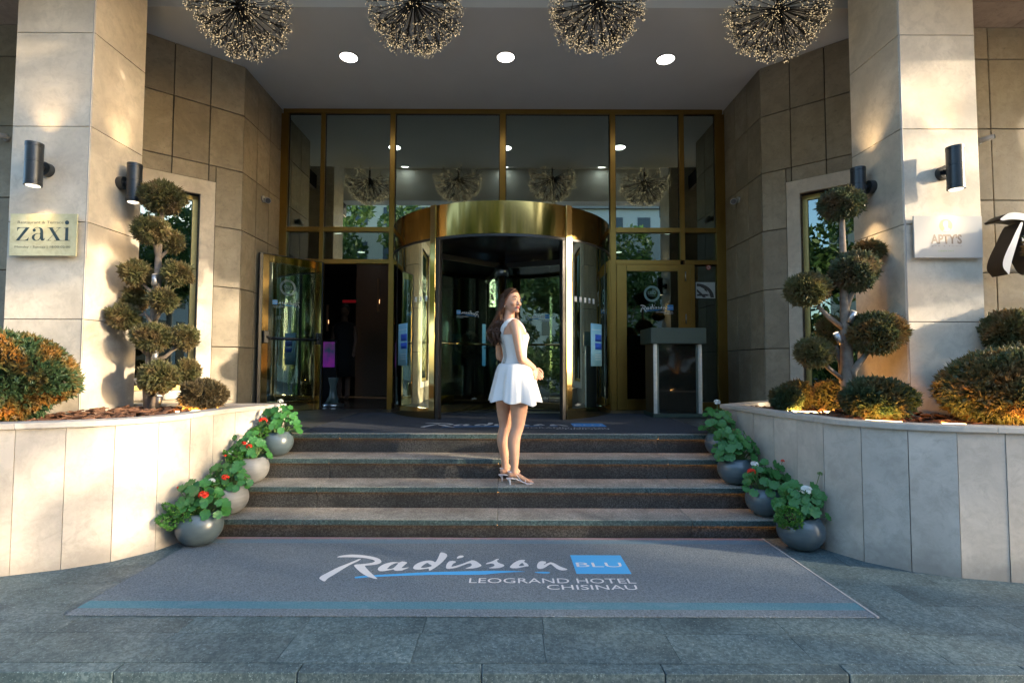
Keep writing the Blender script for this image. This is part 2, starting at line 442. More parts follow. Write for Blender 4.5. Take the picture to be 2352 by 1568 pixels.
    # normal -y -> d = -x ... left of (-1,0) is (0,-1)
    p0b = (max(xo, sgn*9.5), 5.13)
    xj = [4.70, 4.93, 5.85, 6.8, 7.7, 8.6, 9.5] if sgn > 0 else [4.755, 5.0, 5.55, 6.5, 7.5, 8.5, 9.5]
    uu = sorted((p0b[0]-sgn*x) for x in xj)
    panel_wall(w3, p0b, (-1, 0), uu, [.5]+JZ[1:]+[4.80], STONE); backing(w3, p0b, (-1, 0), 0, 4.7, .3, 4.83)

# ---- the two square pillars
CJ = [.55, .89, 1.694, 2.496, 3.295, 4.094, 4.9, 5.85]
for sgn in (-1, 1):
    x0, x1 = (-4.09, -3.435) if sgn < 0 else (3.275, 3.915)
    col = thing('stone_pillar', ((x0+x1)/2, 4.47, .55), 'square limestone pillar carrying the yellow-green restaurant plate' if sgn < 0 else "square limestone pillar carrying the pale bar sign", 'pillar', kind='thing')
    MB().box((x0+.028, 4.188, .5), (x1-.028, 4.75, 5.84)).build('core', JOINT, col)
    for z0, z1 in zip(CJ[:-1], CJ[1:]):
        for (a, b) in (((x0+.006, 4.16, z0+.003), (x1-.006, 4.187, z1-.003)),):
            MB().box(a, b).build('panel', STONE_COL, col, bevel=.002)
        for xa, xb in ((x0, x0+.027), (x1-.027, x1)):
            MB().box((xa, 4.166, z0+.003), (xb, 4.76, z1-.003)).build('panel', STONE_COL, col, bevel=.002)
        MB().box((x0+.03, 4.751, z0+.003), (x1-.03, 4.778, z1-.003)).build('panel', STONE_COL, col)
    xe = x1-.012 if sgn < 0 else x0+.012
    MB().tube([(xe, 4.1655, .5), (xe, 4.1655, 5.84)], .007, 6).build('corner_bead', plain('bead_%d' % (sgn+1), (.35,.34,.33), .5), col)

# ================================================================== glass facade
fac = thing('glass_facade', (0, YF, L), 'tall gold framed glass facade above and beside the revolving door', 'glass facade', kind='thing')
XV = [(-3.28, -3.20), (-2.72, -2.66), (-1.70, -1.625), (-.085, .0), (1.535, 1.615), (2.555, 2.625), (3.085, 3.165)]
ZT0, ZT1 = 5.035, CEILZ
T1 = (3.265, 3.335); T2 = (2.795, 2.86)
def fbar(name, x0, x1, z0, z1, dep=.09):
    return MB().box((x0, YF-.05, z0), (x1, YF-.05+dep, z1)).build(name, BRASS, fac, bevel=.003)
fbar('head_rail', -3.28, 3.195, ZT0, ZT1-.002, .1)
for i, (a, b) in enumerate(XV):
    lo = L if i in (0, 2, 4, 6) else (T2[1] if i in (1, 5) else T1[1])
    if i in (1,): lo = L
    fbar('mullion', a, b, lo, ZT0-.001)
for (i, j) in ((0, 1), (1, 2), (4, 5), (5, 6)):
    fbar('transom', XV[i][1]+.001, XV[j][0]-.001, *T1)
fbar('transom', XV[2][1]+.001, XV[4][0]-.001, *T1)
for (i, j) in ((0, 1), (1, 2), (4, 5), (5, 6)):
    fbar('transom', XV[i][1]+.001, XV[j][0]-.001, *T2)
MB().box((3.166, YF-.04, L), (3.2245, YF+.05, CEILZ-.07)).build('jamb', BRASS, fac)
MB().box((-3.3095, YF-.04, L), (-3.281, YF+.05, CEILZ-.07)).build('jamb', BRASS, fac)
def fpane(x0, x1, z0, z1, mat=GLASS):
    return MB().box((x0, YF-.012, z0), (x1, YF-.006, z1)).build('pane', mat, fac)
for i in range(6):
    fpane(XV[i][1]+.001, XV[i+1][0]-.001, T1[1]+.001, ZT0-.002)
for i, j in ((0, 1), (1, 2), (4, 5), (5, 6)):
    fpane(XV[i][1]+.001, XV[j][0]-.001, T2[1]+.001, T1[0]-.002, GLASSM)
fpane(XV[0][1]+.001, XV[1][0]-.001, L+.12, T2[0]-.001, GLASSC)
fbar('bottom_rail', XV[0][1]+.001, XV[1][0]-.001, L+.001, L+.118)
fpane(2.76, 3.084, L+.12, T2[0]-.02, GLASSM)
fbar('bottom_rail', 2.70, 3.084, L+.001, L+.118); fbar('mullion', 2.70, 2.758, L+.12, T2[0]-.001)
fbar('side_post', -1.624, -1.60, L, T1[0]-.001); fbar('side_post', 1.51, 1.534, L, T1[0]-.001)
# dark gasket lines round the upper panes
gk = MB()
for i in range(6):
    x0, x1 = XV[i][1], XV[i+1][0]
    for (a, b, z0, z1) in ((x0+.0012, x0+.012, T1[1]+.002, ZT0-.003), (x1-.012, x1-.0012, T1[1]+.002, ZT0-.003), (x0+.013, x1-.013, ZT0-.018, ZT0-.003)):
        gk.box((a, YF-.016, z0), (b, YF-.0125, z1))
gk.build('gasket', BLACKM, fac)

# ---- lobby behind the glass
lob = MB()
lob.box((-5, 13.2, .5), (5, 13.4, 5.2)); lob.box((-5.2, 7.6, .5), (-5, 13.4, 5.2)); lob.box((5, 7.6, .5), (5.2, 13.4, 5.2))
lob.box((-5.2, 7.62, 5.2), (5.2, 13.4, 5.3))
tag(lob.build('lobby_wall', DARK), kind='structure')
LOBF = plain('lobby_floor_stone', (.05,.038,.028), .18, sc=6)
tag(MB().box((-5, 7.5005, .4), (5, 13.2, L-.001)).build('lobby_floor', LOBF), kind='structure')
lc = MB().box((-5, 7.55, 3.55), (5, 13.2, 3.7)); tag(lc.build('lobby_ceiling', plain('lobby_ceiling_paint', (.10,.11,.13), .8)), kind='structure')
tag(MB().box((-3.1, 10.6, L), (-2.2, 10.7, 3.549)).build('lobby_partition', plain('partition_wood', (.10,.07,.05), .5)), 'dark wooden partition inside the lobby behind the open doorway', 'partition')
tag(MB().box((-.9, 12.4, L), (3.5, 12.5, 3.549)).build('lobby_partition', plain('partition_dark', (.03,.035,.04), .4)), 'wide dark partition deep in the lobby behind the revolving door', 'partition')

# ================================================================== planters
def resample(P, step):
    P = [Vector((p[0], p[1], 0)) for p in P]; out = [P[0]]; acc = 0
    segs = [(a, b) for a, b in zip(P[:-1], P[1:])]
    tot = sum((b-a).length for a, b in segs); n = max(1, round(tot/step)); tgt = [tot*i/n for i in range(n+1)]
    res = []; i = 0; s0 = 0
    for t in tgt:
        while i < len(segs)-1 and s0+(segs[i][1]-segs[i][0]).length < t: s0 += (segs[i][1]-segs[i][0]).length; i += 1
        a, b = segs[i]; l = (b-a).length; res.append(a+(b-a)*min(1, (t-s0)/l if l else 0))
    return res
def smooth_curve(P, k=3):
    for _ in range(k):
        Q = [P[0]]
        for a, b in zip(P[:-1], P[1:]):
            Q += [(a[0]*.75+b[0]*.25, a[1]*.75+b[1]*.25), (a[0]*.25+b[0]*.75, a[1]*.25+b[1]*.75)]
        P = Q+[P[-1]]
    return P
PTOP, PPAN, SOIL = .955, .915, .915
CURL = [(-6.2,2.80),(-5.2,2.90),(-4.4,3.0),(-3.8,3.09),(-3.4,3.195),(-3.163,3.273),(-2.907,3.371),(-2.773,3.432),(-2.652,3.519),(-2.553,3.625),(-2.471,3.757),(-2.425,3.87),(-2.40,4.15),(-2.36,4.45),(-2.26,4.73),(-2.11,4.94)]
CURR = [(6.2,2.82),(5.2,2.93),(4.3,3.03),(3.6,3.14),(3.205,3.22),(3.01,3.264),(2.856,3.302),(2.723,3.36),(2.584,3.425),(2.491,3.532),(2.393,3.62),(2.34,3.745),(2.318,3.878),(2.25,4.2),(2.19,4.56),(2.13,5.05)]
def offset(P, dist):
    out = []
    for i, p in enumerate(P):
        t = (P[min(i+1, len(P)-1)]-P[max(i-1, 0)]).normalized(); out.append(p+Vector((-t.y, t.x, 0))*dist)
    return out
def strip(mb, A, B, z0, z1):       # solid band between two polylines
    mb.rings([[a+Vector((0,0,z0)), b+Vector((0,0,z0)), b+Vector((0,0,z1)), a+Vector((0,0,z1))] for a, b in zip(A, B)], smooth=False)
planters = {}
for sgn, CU in ((-1, CURL), (1, CURR)):
    side = 'left' if sgn < 0 else 'right'
    pl = thing('stone_planter', (sgn*3.2, 4, 0), f'curved pale stone planter wall on the {side} of the steps', 'planter', kind='thing')
    inn = 1 if sgn < 0 else -1             # inward = left of travel for the left curve
    P = resample(smooth_curve(CU, 2), .262)
    O_, I_ = P, offset(P, .03*inn)
    for i in range(len(P)-1):
        t = (P[i+1]-P[i]).normalized()*.002; nn = Vector((-t.y, t.x, 0)).normalized()*random.uniform(-.0015, .0015)
        MB().rings([[P[i]+t+nn, I_[i]+t+nn, I_[i]+t+nn+Vector((0,0,PPAN)), P[i]+t+nn+Vector((0,0,PPAN))],
                    [P[i+1]-t+nn, I_[i+1]-t+nn, I_[i+1]-t+nn+Vector((0,0,PPAN)), P[i+1]-t+nn+Vector((0,0,PPAN))]], smooth=False).build('panel', STONE_PL, pl)
    B0, B1 = offset(P, .031*inn), offset(P, .11*inn)
    mb = MB(); strip(mb, B0, B1, 0.001, PPAN-.001); mb.build('backing', JOINT, pl)
    F = resample(smooth_curve(CU, 2), .087)
    n = len(F); k = 0
    while k < n-1:
        e = min(n-1, k+12)
        mb = MB(); A, B = offset(F, -.022*inn)[k:e+1], offset(F, .125*inn)[k:e+1]
        sh = (A[1]-A[0]).normalized()*.0012; A = [A[0]+sh]+A[1:]; B = [B[0]+sh]+B[1:]
        strip(mb, A, B, PPAN+.002, PTOP); mb.build('cap', STONE_PL, pl, bevel=.004)
        k = e
    # rear wall of the planter, up to the angled wall
    e = P[-1]; dr = Vector((-1, .03, 0)) if sgn < 0 else Vector((.78, .60, 0)); ln = 2.3 if sgn < 0 else 1.35
    dr.normalize(); nn = Vector((-dr.y, dr.x, 0)); nn = nn if nn.y < 0 else -nn
    q = e+Vector((sgn*.02, 0, 0))
    MB().obox(q+Vector((0,0,L)), dr*ln, nn*.1, (0, 0, PPAN-L)).build('rear_panel', STONE_PL, pl)
    MB().obox(q+Vector((0,0,PPAN+.002))-nn*.02, dr*ln, nn*.14, (0, 0, PTOP-PPAN-.0025)).build('cap', STONE_PL, pl, bevel=.004)
    # soil and bark
    G = offset(F, .10*inn)
    poly = [(p.x, p.y) for p in G]+[(q+dr*ln).to_tuple()[:2]]+([(-4.6, 5.08), (-6.2, 5.09)] if sgn < 0 else [(4.6, 5.08), (6.2, 5.09)])
    if sgn > 0: poly = poly[::-1]
    mb = MB(); mb.add([(x, y, SOIL-.03) for x, y in poly], [tuple(range(len(poly)))])
    mb.build('soil', plain('soil_%s' % side, (.035,.022,.014), .95, sc=50, bmp=.5), pl)
    rng = np.random.RandomState(5+sgn)
    inner = offset(F, .17*inn)
    lo = min(p.x for p in inner); cnt = 0; mb = MB()
    edge = sorted([(p.x, p.y) for p in inner]); ex = np.array([a for a, b in edge]); ey = np.array([b for a, b in edge])
    while cnt < 1700:
        x = sgn*rng.uniform(2.15, 5.2); yb = np.interp(x, ex, ey); y = rng.uniform(yb-.03, 5.2)
        if sgn < 0 and y > 4.82 and x > -4.4: continue
        if abs(x) < 2.35+.0*y and y < 3.9: continue
        # keep inside
        dmin = min((p.x-x)**2+(p.y-y)**2 for p in inner[::3])
        rear_ok = (q-Vector((x, y, 0))).dot(-nn) < -.10 if False else True
        if sgn > 0 and (Vector((x, y, 0))-q).dot(nn) < .11: continue
        if (x-(-2.32))*0 != 0: continue
        cx = np.interp(y, [p.y for p in inner] if inner[0].y < inner[-1].y else [p.y for p in inner][::-1], [p.x for p in inner] if inner[0].y < inner[-1].y else [p.x for p in inner][::-1])
        if abs(x) < abs(cx)-.02: continue
        hump = .02+.055*math.exp(-((abs(x)-3.15)**2)/.25)*math.exp(-((y-4.2)**2)/.2)
        z = SOIL-.03+rng.uniform(0, 1)*hump+.012
        l, w_, h = rng.uniform(.025, .06), rng.uniform(.015, .03), rng.uniform(.005, .012)
        M = Matrix.Rotation(rng.uniform(0, 6.28), 3, 'Z') @ Matrix.Rotation(rng.uniform(-.5, .5), 3, 'X') @ Matrix.Rotation(rng.uniform(-.4, .4), 3, 'Y')
        V = [Vector(a) for a in ((-l,-w_*.7,0),(l*.8,-w_,0),(l,w_*.6,0),(-l*.7,w_,0),(-l*.9,-w_*.6,h),(l*.7,-w_*.8,h*1.2),(l*.85,w_*.5,h),(-l*.6,w_*.8,h*.9))]
        mb.add([M @ v+Vector((x, y, z)) for v in V], [(0,3,2,1),(4,5,6,7),(0,1,5,4),(1,2,6,5),(2,3,7,6),(3,0,4,7)]); cnt += 1
    bm_ = leaf_mat('bark_%s' % side, (.13,.055,.026), (.07,.03,.016), (.21,.10,.05), 14, 0, .85)
    o = mb.build('bark_mulch', bm_); tag(o, f'brown bark chips covering the soil of the {side} planter', 'bark mulch', kind='stuff')
    planters[sgn] = (P, F)

# ---- glowing strips lying on the soil
STRIP = emit_mat('planter_strip', (1, .62, .25), 2.2)
ALU = plain('aluminium', (.5,.5,.5), .35, 1)
def led(x0, y0, x1, y1, label):
    t = thing('light_strip', ((x0+x1)/2, (y0+y1)/2, SOIL), label, 'light strip', 'light strips in the planters')
    a, b = Vector((x0, y0, SOIL+.012)), Vector((x1, y1, SOIL+.012)); d = (b-a).normalized(); n = Vector((-d.y, d.x, 0))
    MB().obox(a-n*.014-Vector((0,0,.03)), b-a, n*.028, (0, 0, .03)).build('housing', ALU, t)
    MB().obox(a-n*.010, b-a, n*.020, (0, 0, .012)).build('diffuser', STRIP, t)
    li = D.lights.new('strip_glow', 'AREA'); li.shape = 'RECTANGLE'; li.size = (b-a).length; li.size_y = .03; li.energy = 1.15*(b-a).length+.2; li.color = (1, .46, .10)
    lo = D.objects.new('strip_glow', li); C.objects.link(lo); lo.parent = t; lo.matrix_parent_inverse = Matrix.Translation(-Vector(t.location))
    inw = n if n.y > 0 else -n
    lo.matrix_basis = Matrix.Translation((a+b)/2+Vector((0,0,.02))) @ (-(Vector((0,0,1))+inw*.55)).to_track_quat('-Z', 'X').to_matrix().to_4x4() if False else Matrix.Translation((a+b)/2+Vector((0,0,.02))) @ Matrix((d, inw*.87-Vector((0,0,1))*.48, -(inw*.48+Vector((0,0,1))*.87))).transposed().to_4x4()
led(-3.95, 3.33, -3.36, 3.40, 'glowing strip light under the big round orange-green bush')
led(-2.75, 4.30, -2.52, 4.52, 'short glowing strip light beside the small round bush')
led(2.50, 4.55, 2.72, 4.42, 'glowing strip light under the dark little twin bushes')
led(2.78, 4.50, 2.92, 4.42, 'tiny glowing strip light behind the twin bushes')
led(2.66, 3.80, 2.84, 3.68, 'glowing strip light under the low dark green bush')
led(3.06, 3.60, 3.18, 3.555, 'stub of glowing strip light right of the low dark green bush')
led(3.30, 3.44, 3.95, 3.34, 'long glowing strip light along the wide brown bush')

# ================================================================== clipped evergreens
YEW = leaf_mat('yew_green_brown', (.07,.10,.04), (.13,.12,.05), (.24,.135,.05), 6)
YEW_ORANGE = leaf_mat('yew_orange', (.03,.075,.03), (.055,.095,.035), (.30,.125,.018), 5.5)
CYP = leaf_mat('cypress_olive', (.10,.115,.04), (.17,.155,.06), (.20,.135,.06), 7)
CYP_D = leaf_mat('cypress_dark', (.06,.095,.05), (.115,.13,.06), (.17,.115,.06), 7)
YEW_D = leaf_mat('yew_dark', (.035,.075,.04), (.065,.105,.045), (.13,.095,.035), 6)
DRY = leaf_mat('dry_twigs', (.13,.10,.045), (.19,.13,.055), (.10,.085,.04), 8)
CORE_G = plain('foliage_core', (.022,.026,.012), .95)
BARK = plain('grey_bark', (.20,.16,.125), .9, var=.3, sc=25, bmp=.5)
def foliage(name, mat, c, r, n, ln, wd, parent, seed=0, lump=.12, core=.82, up=.25):
    """a clipped pad: many small sprays over a dark core"""
    rg = np.random.RandomState(seed); c = np.array(c, float); r = np.array(r if hasattr(r, '__len__') else (r,)*3, float)
    d = rg.normal(size=(n, 3)); d /= np.linalg.norm(d, axis=1)[:, None]
    ph = rg.uniform(0, 6.28, (5, 3)); fr = rg.uniform(2.5, 5.5, (5, 3))
    bumpv = sum(np.sin(d @ fr[i]+ph[i, 0]) for i in range(5))/5
    rad = (1+lump*bumpv)*rg.uniform(.80, 1.0, n)**.6
    P = c+d*rad[:, None]*r
    nr = d/r; nr /= np.linalg.norm(nr, axis=1)[:, None]
    ax = nr+rg.normal(size=(n, 3))*.55+np.array([0, 0, up]); ax /= np.linalg.norm(ax, axis=1)[:, None]
    sd_ = np.cross(ax, rg.normal(size=(n, 3))); sd_ /= np.linalg.norm(sd_, axis=1)[:, None]
    l = ln*np.where(rg.rand(n) < .035, rg.uniform(1.2, 1.6, n), rg.uniform(.55, 1.2, n))[:, None]; w2 = wd*rg.uniform(.7, 1.3, n)[:, None]
    up2 = np.cross(ax, sd_)
    v0 = P-ax*l*.25; v1 = P+ax*l*.3+sd_*w2; v2 = P+ax*l; v3 = P+ax*l*.3-sd_*w2
    w0 = P+ax*l*.1; v4 = P+ax*l*.45+up2*w2*1.1; v5 = P+ax*l*.75+sd_*w2*.3; v6 = P+ax*l*.45-up2*w2*1.1
    V = np.stack([v0, v1, v2, v3, w0, v4, v5, v6], 1).reshape(-1, 3)
    i = np.arange(n)[:, None]*8
    Fq = np.concatenate([i+np.array([[0, 1, 2, 3]]), i+np.array([[4, 5, 6, 7]])]).astype(int)
    # shuffle keeps islands; dark core
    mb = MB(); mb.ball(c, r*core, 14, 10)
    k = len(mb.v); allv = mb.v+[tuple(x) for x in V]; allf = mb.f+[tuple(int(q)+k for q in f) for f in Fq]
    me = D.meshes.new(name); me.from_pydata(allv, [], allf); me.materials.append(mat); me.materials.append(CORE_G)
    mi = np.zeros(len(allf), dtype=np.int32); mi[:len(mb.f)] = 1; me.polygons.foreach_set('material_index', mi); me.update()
    o = D.objects.new(name, me); link(o, parent); return o
def shrub(label, mat, c, r, n, ln, wd, seed, group=None, lump=.16):
    t = thing('round_shrub', (c[0], c[1], SOIL-.02), label, 'shrub', group)
    MB().tube([(c[0], c[1], SOIL-.03), (c[0], c[1], c[2])], [.03, .02], 6).build('stem', BARK, t)
    foliage('foliage', mat, c, [x-.022 for x in r], n, ln, wd, t, seed, lump); return t
shrub('big round bush with orange and green tips at the frame edge', YEW_ORANGE, (-3.62, 3.72, 1.245), (.44, .40, .335), 9000, .05, .011, 1)
shrub('small round bush beside the slim glowing strip, end of planter', DRY, (-2.615, 4.47, 1.065), (.20, .18, .135), 2600, .045, .008, 2, lump=.2)
shrub('dark green little bush, front one of the twin bushes', YEW_D, (2.53, 4.62, 1.035), (.14, .13, .12), 2000, .045, .009, 3)
shrub('brownish little bush, rear one of the twin bushes', CYP, (2.72, 4.78, 1.055), (.15, .13, .135), 2000, .045, .009, 4)
shrub('low dark green bush with orange tips below the cloud tree', YEW_D, (2.87, 3.95, 1.08), (.255, .21, .165), 4200, .055, .010, 5, lump=.2)
shrub('brown little bush close behind the low dark green bush', CYP, (2.98, 4.70, 1.05), (.16, .14, .16), 2200, .045, .009, 6)
shrub('wide rounded brown-green bush at the right frame edge', YEW, (3.86, 3.72, 1.165), (.66, .42, .33), 15000, .055, .011, 7)

def pad(cxy, rxy, f, Y):
    p = at_y(*f(*cxy), Y); k = Y/1176/2.84375
    return p, (rxy[0]*k, (rxy[0]+rxy[1])*.5*k, rxy[1]*k)
SPOT = plain('brushed_spot', (.35,.35,.35), .4, .8)
def spot(name_label, p, d, group='spotlights in the cloud trees'):
    t = thing('spotlight', p, name_label, 'spotlight', group)
    d = Vector(d).normalized(); p = Vector(p)
    MB().tube([p-d*.05, p+d*.05], .024, 14).build('housing', SPOT, t)
    MB().tube([p+d*.0502, p+d*.052], .02, 14).build('lens', emit_mat('spot_lens', (1, .8, .55), .35), t)
    return t
def cloud_tree(label, f, pads, limbs, mat, loc, seed):
    t = thing('cloud_tree', loc, label, 'topiary tree', 'cloud pruned trees')
    for (pts, rr) in limbs:
        MB().tube([at_y(*f(x, y), Y) for x, y, Y in pts], rr, 9).build('trunk' if rr[0] > .034 else 'branch', BARK, t)
    for i, (c, r, Y, m) in enumerate(pads):
        p, rad = pad(c, r, f, Y)
        foliage('foliage', m, p, [max(.04, x-.036) for x in rad], int(15000*rad[0]*rad[2]*4.2)+600, .049, .0078, t, seed*40+i, .22)
    return t
Yt = 4.46
cloud_tree('cloud-pruned tree with twelve olive pads at the left window', c2,
  [((1060,75),(150,118),Yt,CYP),((990,285),(125,98),Yt-.06,CYP),((1130,360),(72,85),Yt+.08,CYP),((890,565),(103,92),Yt-.03,CYP),((1160,565),(103,92),Yt+.02,CYP),
   ((885,735),(80,92),Yt+.12,CYP),((1065,740),(98,88),Yt-.08,CYP),((810,850),(108,95),Yt-.04,CYP),((1000,985),(140,103),Yt-.06,CYP),((1205,985),(98,90),Yt+.03,CYP),
   ((1040,1240),(132,112),Yt-.1,CYP),((1225,1205),(83,93),Yt+.08,CYP)],
  [([(985,1480,Yt),(970,1330,Yt),(985,1100,Yt+.02),(1005,850,Yt+.02),(1030,600,Yt),(1035,450,Yt),(1055,250,Yt),(1058,60,Yt)], [.055,.045,.036,.033,.03,.026,.019,.014]),
   ([(1000,1450,Yt-.05),(1010,1380,Yt-.06),(1090,1330,Yt+.02),(1220,1230,Yt+.06)], [.03,.024,.016,.01]),
   ([(990,1130,Yt),(1080,1110,Yt),(1200,1000,Yt+.02)], [.02,.016,.01]),([(1000,900,Yt),(950,830,Yt),(830,860,Yt-.04)], [.02,.016,.01]),
   ([(1010,880,Yt),(1045,820,Yt-.04),(1065,750,Yt-.07)], [.018,.014,.01]),([(1015,700,Yt),(960,660,Yt),(890,580,Yt-.02)], [.018,.014,.01]),([(1020,720,Yt),(1100,660,Yt),(1160,580,Yt+.02)], [.018,.014,.01]),
   ([(1035,470,Yt),(1015,360,Yt-.02),(990,300,Yt-.05)], [.024,.02,.012]),([(1040,470,Yt),(1090,420,Yt+.04),(1130,370,Yt+.07)], [.016,.013,.01]),
   ([(985,1120,Yt),(900,1040,Yt),(890,760,Yt+.1)], [.014,.012,.009])],
  CYP, (-3.13, Yt, SOIL-.03), 1)
for c, d in (((1010,610),(0,0,1)), ((1012,1108),(.1,0,1)), ((910,1285),(-.5,0,.8)), ((1035,1400),(.25,-.1,1))):
    spot('small metal spotlight on the tree trunk, ' + {610:'highest by the left window',1108:'below the widest pad',1285:'tilted left low down',1400:'pale one near the bark'}[c[1]], at_y(*c2(*c), Yt-.05), d)
Yr = 4.28
cloud_tree('cloud-pruned tree on straight pale trunk by the right window', r2,
  [((725,112),(152,116),Yr,CYP_D),((905,418),(105,78),Yr+.1,YEW),((800,558),(150,140),Yr-.05,CYP_D),((497,672),(146,122),Yr,CYP),((655,950),(92,118),Yr+.2,CYP),
   ((955,952),(190,150),Yr-.08,YEW),((545,1085),(128,108),Yr-.02,CYP)],
  [([(765,1420,Yr),(760,1250,Yr),(755,1000,Yr),(745,800,Yr),(738,600,Yr),(730,350,Yr),(726,120,Yr)], [.052,.05,.044,.036,.03,.024,.018]),
   ([(740,930,Yr),(640,850,Yr),(570,780,Yr)], [.022,.02,.015]),([(750,820,Yr),(775,740,Yr-.02),(800,690,Yr-.04)], [.024,.02,.016]),
   ([(795,1250,Yr-.02),(800,1200,Yr-.04),(870,1110,Yr-.06),(940,1000,Yr-.07)], [.034,.03,.022,.016]),([(735,1260,Yr),(640,1185,Yr),(560,1100,Yr)], [.02,.018,.014]),
   ([(735,1280,Yr+.02),(725,1160,Yr+.05),(680,1000,Yr+.18)], [.03,.026,.018])],
  CYP_D, (2.97, Yr, SOIL-.03), 2)
spot('small metal spotlight lighting brown foliage right of the door side', at_y(*r2(705, 990), Yr-.07), (-.4, 0, .8))
spot('small metal spotlight strapped high behind the right trunk', at_y(*r2(790, 850), Yr-.05), (.25, -.2, .8))
# a second topiary, mostly beyond the frame
t = thing('cloud_tree', (4.45, 4.0, SOIL-.03), 'brown ball topiary behind the wide bush at the frame edge', 'topiary tree', 'cloud pruned trees')
MB().tube([(4.45, 4.05, SOIL-.05), (4.43, 4.05, 1.7), (4.45, 4.0, 2.7)], [.05, .04, .025], 8).build('trunk', BARK, t)
p, rad = pad((1835, 950), (145, 132), r2, 4.05)
foliage('foliage', YEW, p, rad, 3800, .05, .009, t, 91)
MB().tube([(4.43, 4.05, 1.5), p], [.025, .015], 7).build('branch', BARK, t)
for i, (c, r) in enumerate((((4.75, 4.0, 1.75), .30), ((4.45, 3.95, 2.3), .28))):
    foliage('foliage', YEW, c, (r, r, r*.85), 3000, .05, .009, t, 95+i)
MB().tube([(4.43, 4.05, 1.4), (4.75, 4.0, 1.75)], [.025, .015], 7).build('branch', BARK, t)

# ================================================================== flower pots
def pot_mat(name, col, rough, coat):
    m, t, b = principled(name, col, rough, 0, .5, coat)
    vec, rnd = coords(t, 3, (1, 1, 6))
    t.links.new(mix(t, ramp(t, noise(t, vec, 10, 4), .35, .7), col, tuple(x*1.25 for x in col)), b.inputs['Base Color']); return m
POT_A = pot_mat('slate_pot', (.062,.085,.095), .32, .25); POT_B = pot_mat('grey_pot', (.17,.17,.165), .5, 0)
LEAFM = leaf_mat('geranium_leaf', (.035,.17,.035), (.075,.25,.055), (.03,.12,.03), 25, .3, .45)
LEAFM_S = leaf_mat('trailing_leaf', (.06,.22,.03), (.12,.30,.05), (.09,.22,.05), 12, .35, .5)
STEM = plain('green_stem', (.10,.17,.05), .6)
RED = leaf_mat('red_petals', (.75,.03,.012), (.85,.06,.015), (.62,.02,.015), 20, .25, .5)
WHITE = leaf_mat('white_petals', (.80,.80,.76), (.85,.85,.82), (.72,.75,.68), 20, .25, .5)
BUD = leaf_mat('bud_green', (.16,.28,.08), (.22,.34,.12), (.14,.22,.06), 20)
SOILM = plain('pot_soil', (.06,.035,.02), .95, sc=60, bmp=.6)
def leaf_mesh(k):
    """a rounded, lobed, slightly cupped geranium leaf with fold lines, radius 1"""
    rg = random.Random(k); n = 22; mb = MB()
    vs = [(0, 0, 0)]; mid = []; out = []
    for i in range(n):
        a = math.pi*2*i/n
        notch = .55 if i == 0 else 1
        r = (1+.10*math.sin(a*7+k))*notch*(1+rg.uniform(-.04, .04))
        z = .22*r*r*.6+.06*math.sin(a*7+1+k)
        out.append((r*math.sin(a), -r*math.cos(a), z)); mid.append((.5*r*math.sin(a), -.5*r*math.cos(a), .07+.03*math.sin(a*7+1+k)))
    mb.add(vs+mid+out, [(0, 1+i, 1+(i+1) % n) for i in range(n)]+[(1+i, 1+n+i, 1+n+(i+1) % n, 1+(i+1) % n) for i in range(n)], True)
    return mb.mesh('leaf', LEAFM)
LEAVES = [leaf_mesh(k) for k in range(5)]
def flower_head(c, r, mat, parent, seed, name='flower_head'):
    rg = np.random.RandomState(seed); mb = MB(); c = Vector(c)
    for i in range(26):
        d = Vector(rg.normal(size=3)); d.normalize()
        if d.z < -.5: d.z *= -1
        o = c+Vector((d.x*r, d.y*r, d.z*r*.75)); a = d.orthogonal().normalized(); b = d.cross(a); s = r*.42
        rot = rg.uniform(0, 6.28)
        for k in range(5):
            an = rot+k*2*math.pi/5
            e = (a*math.cos(an)+b*math.sin(an)); f = (a*math.cos(an+.55)+b*math.sin(an+.55)); g = (a*math.cos(an-.55)+b*math.sin(an-.55))
            mb.add([o-d*r*.08, o+f*s*.7+d*r*.05, o+e*s+d*r*.02, o+g*s*.7+d*r*.05], [(0, 1, 2, 3)])
    return mb.build(name, mat, parent)
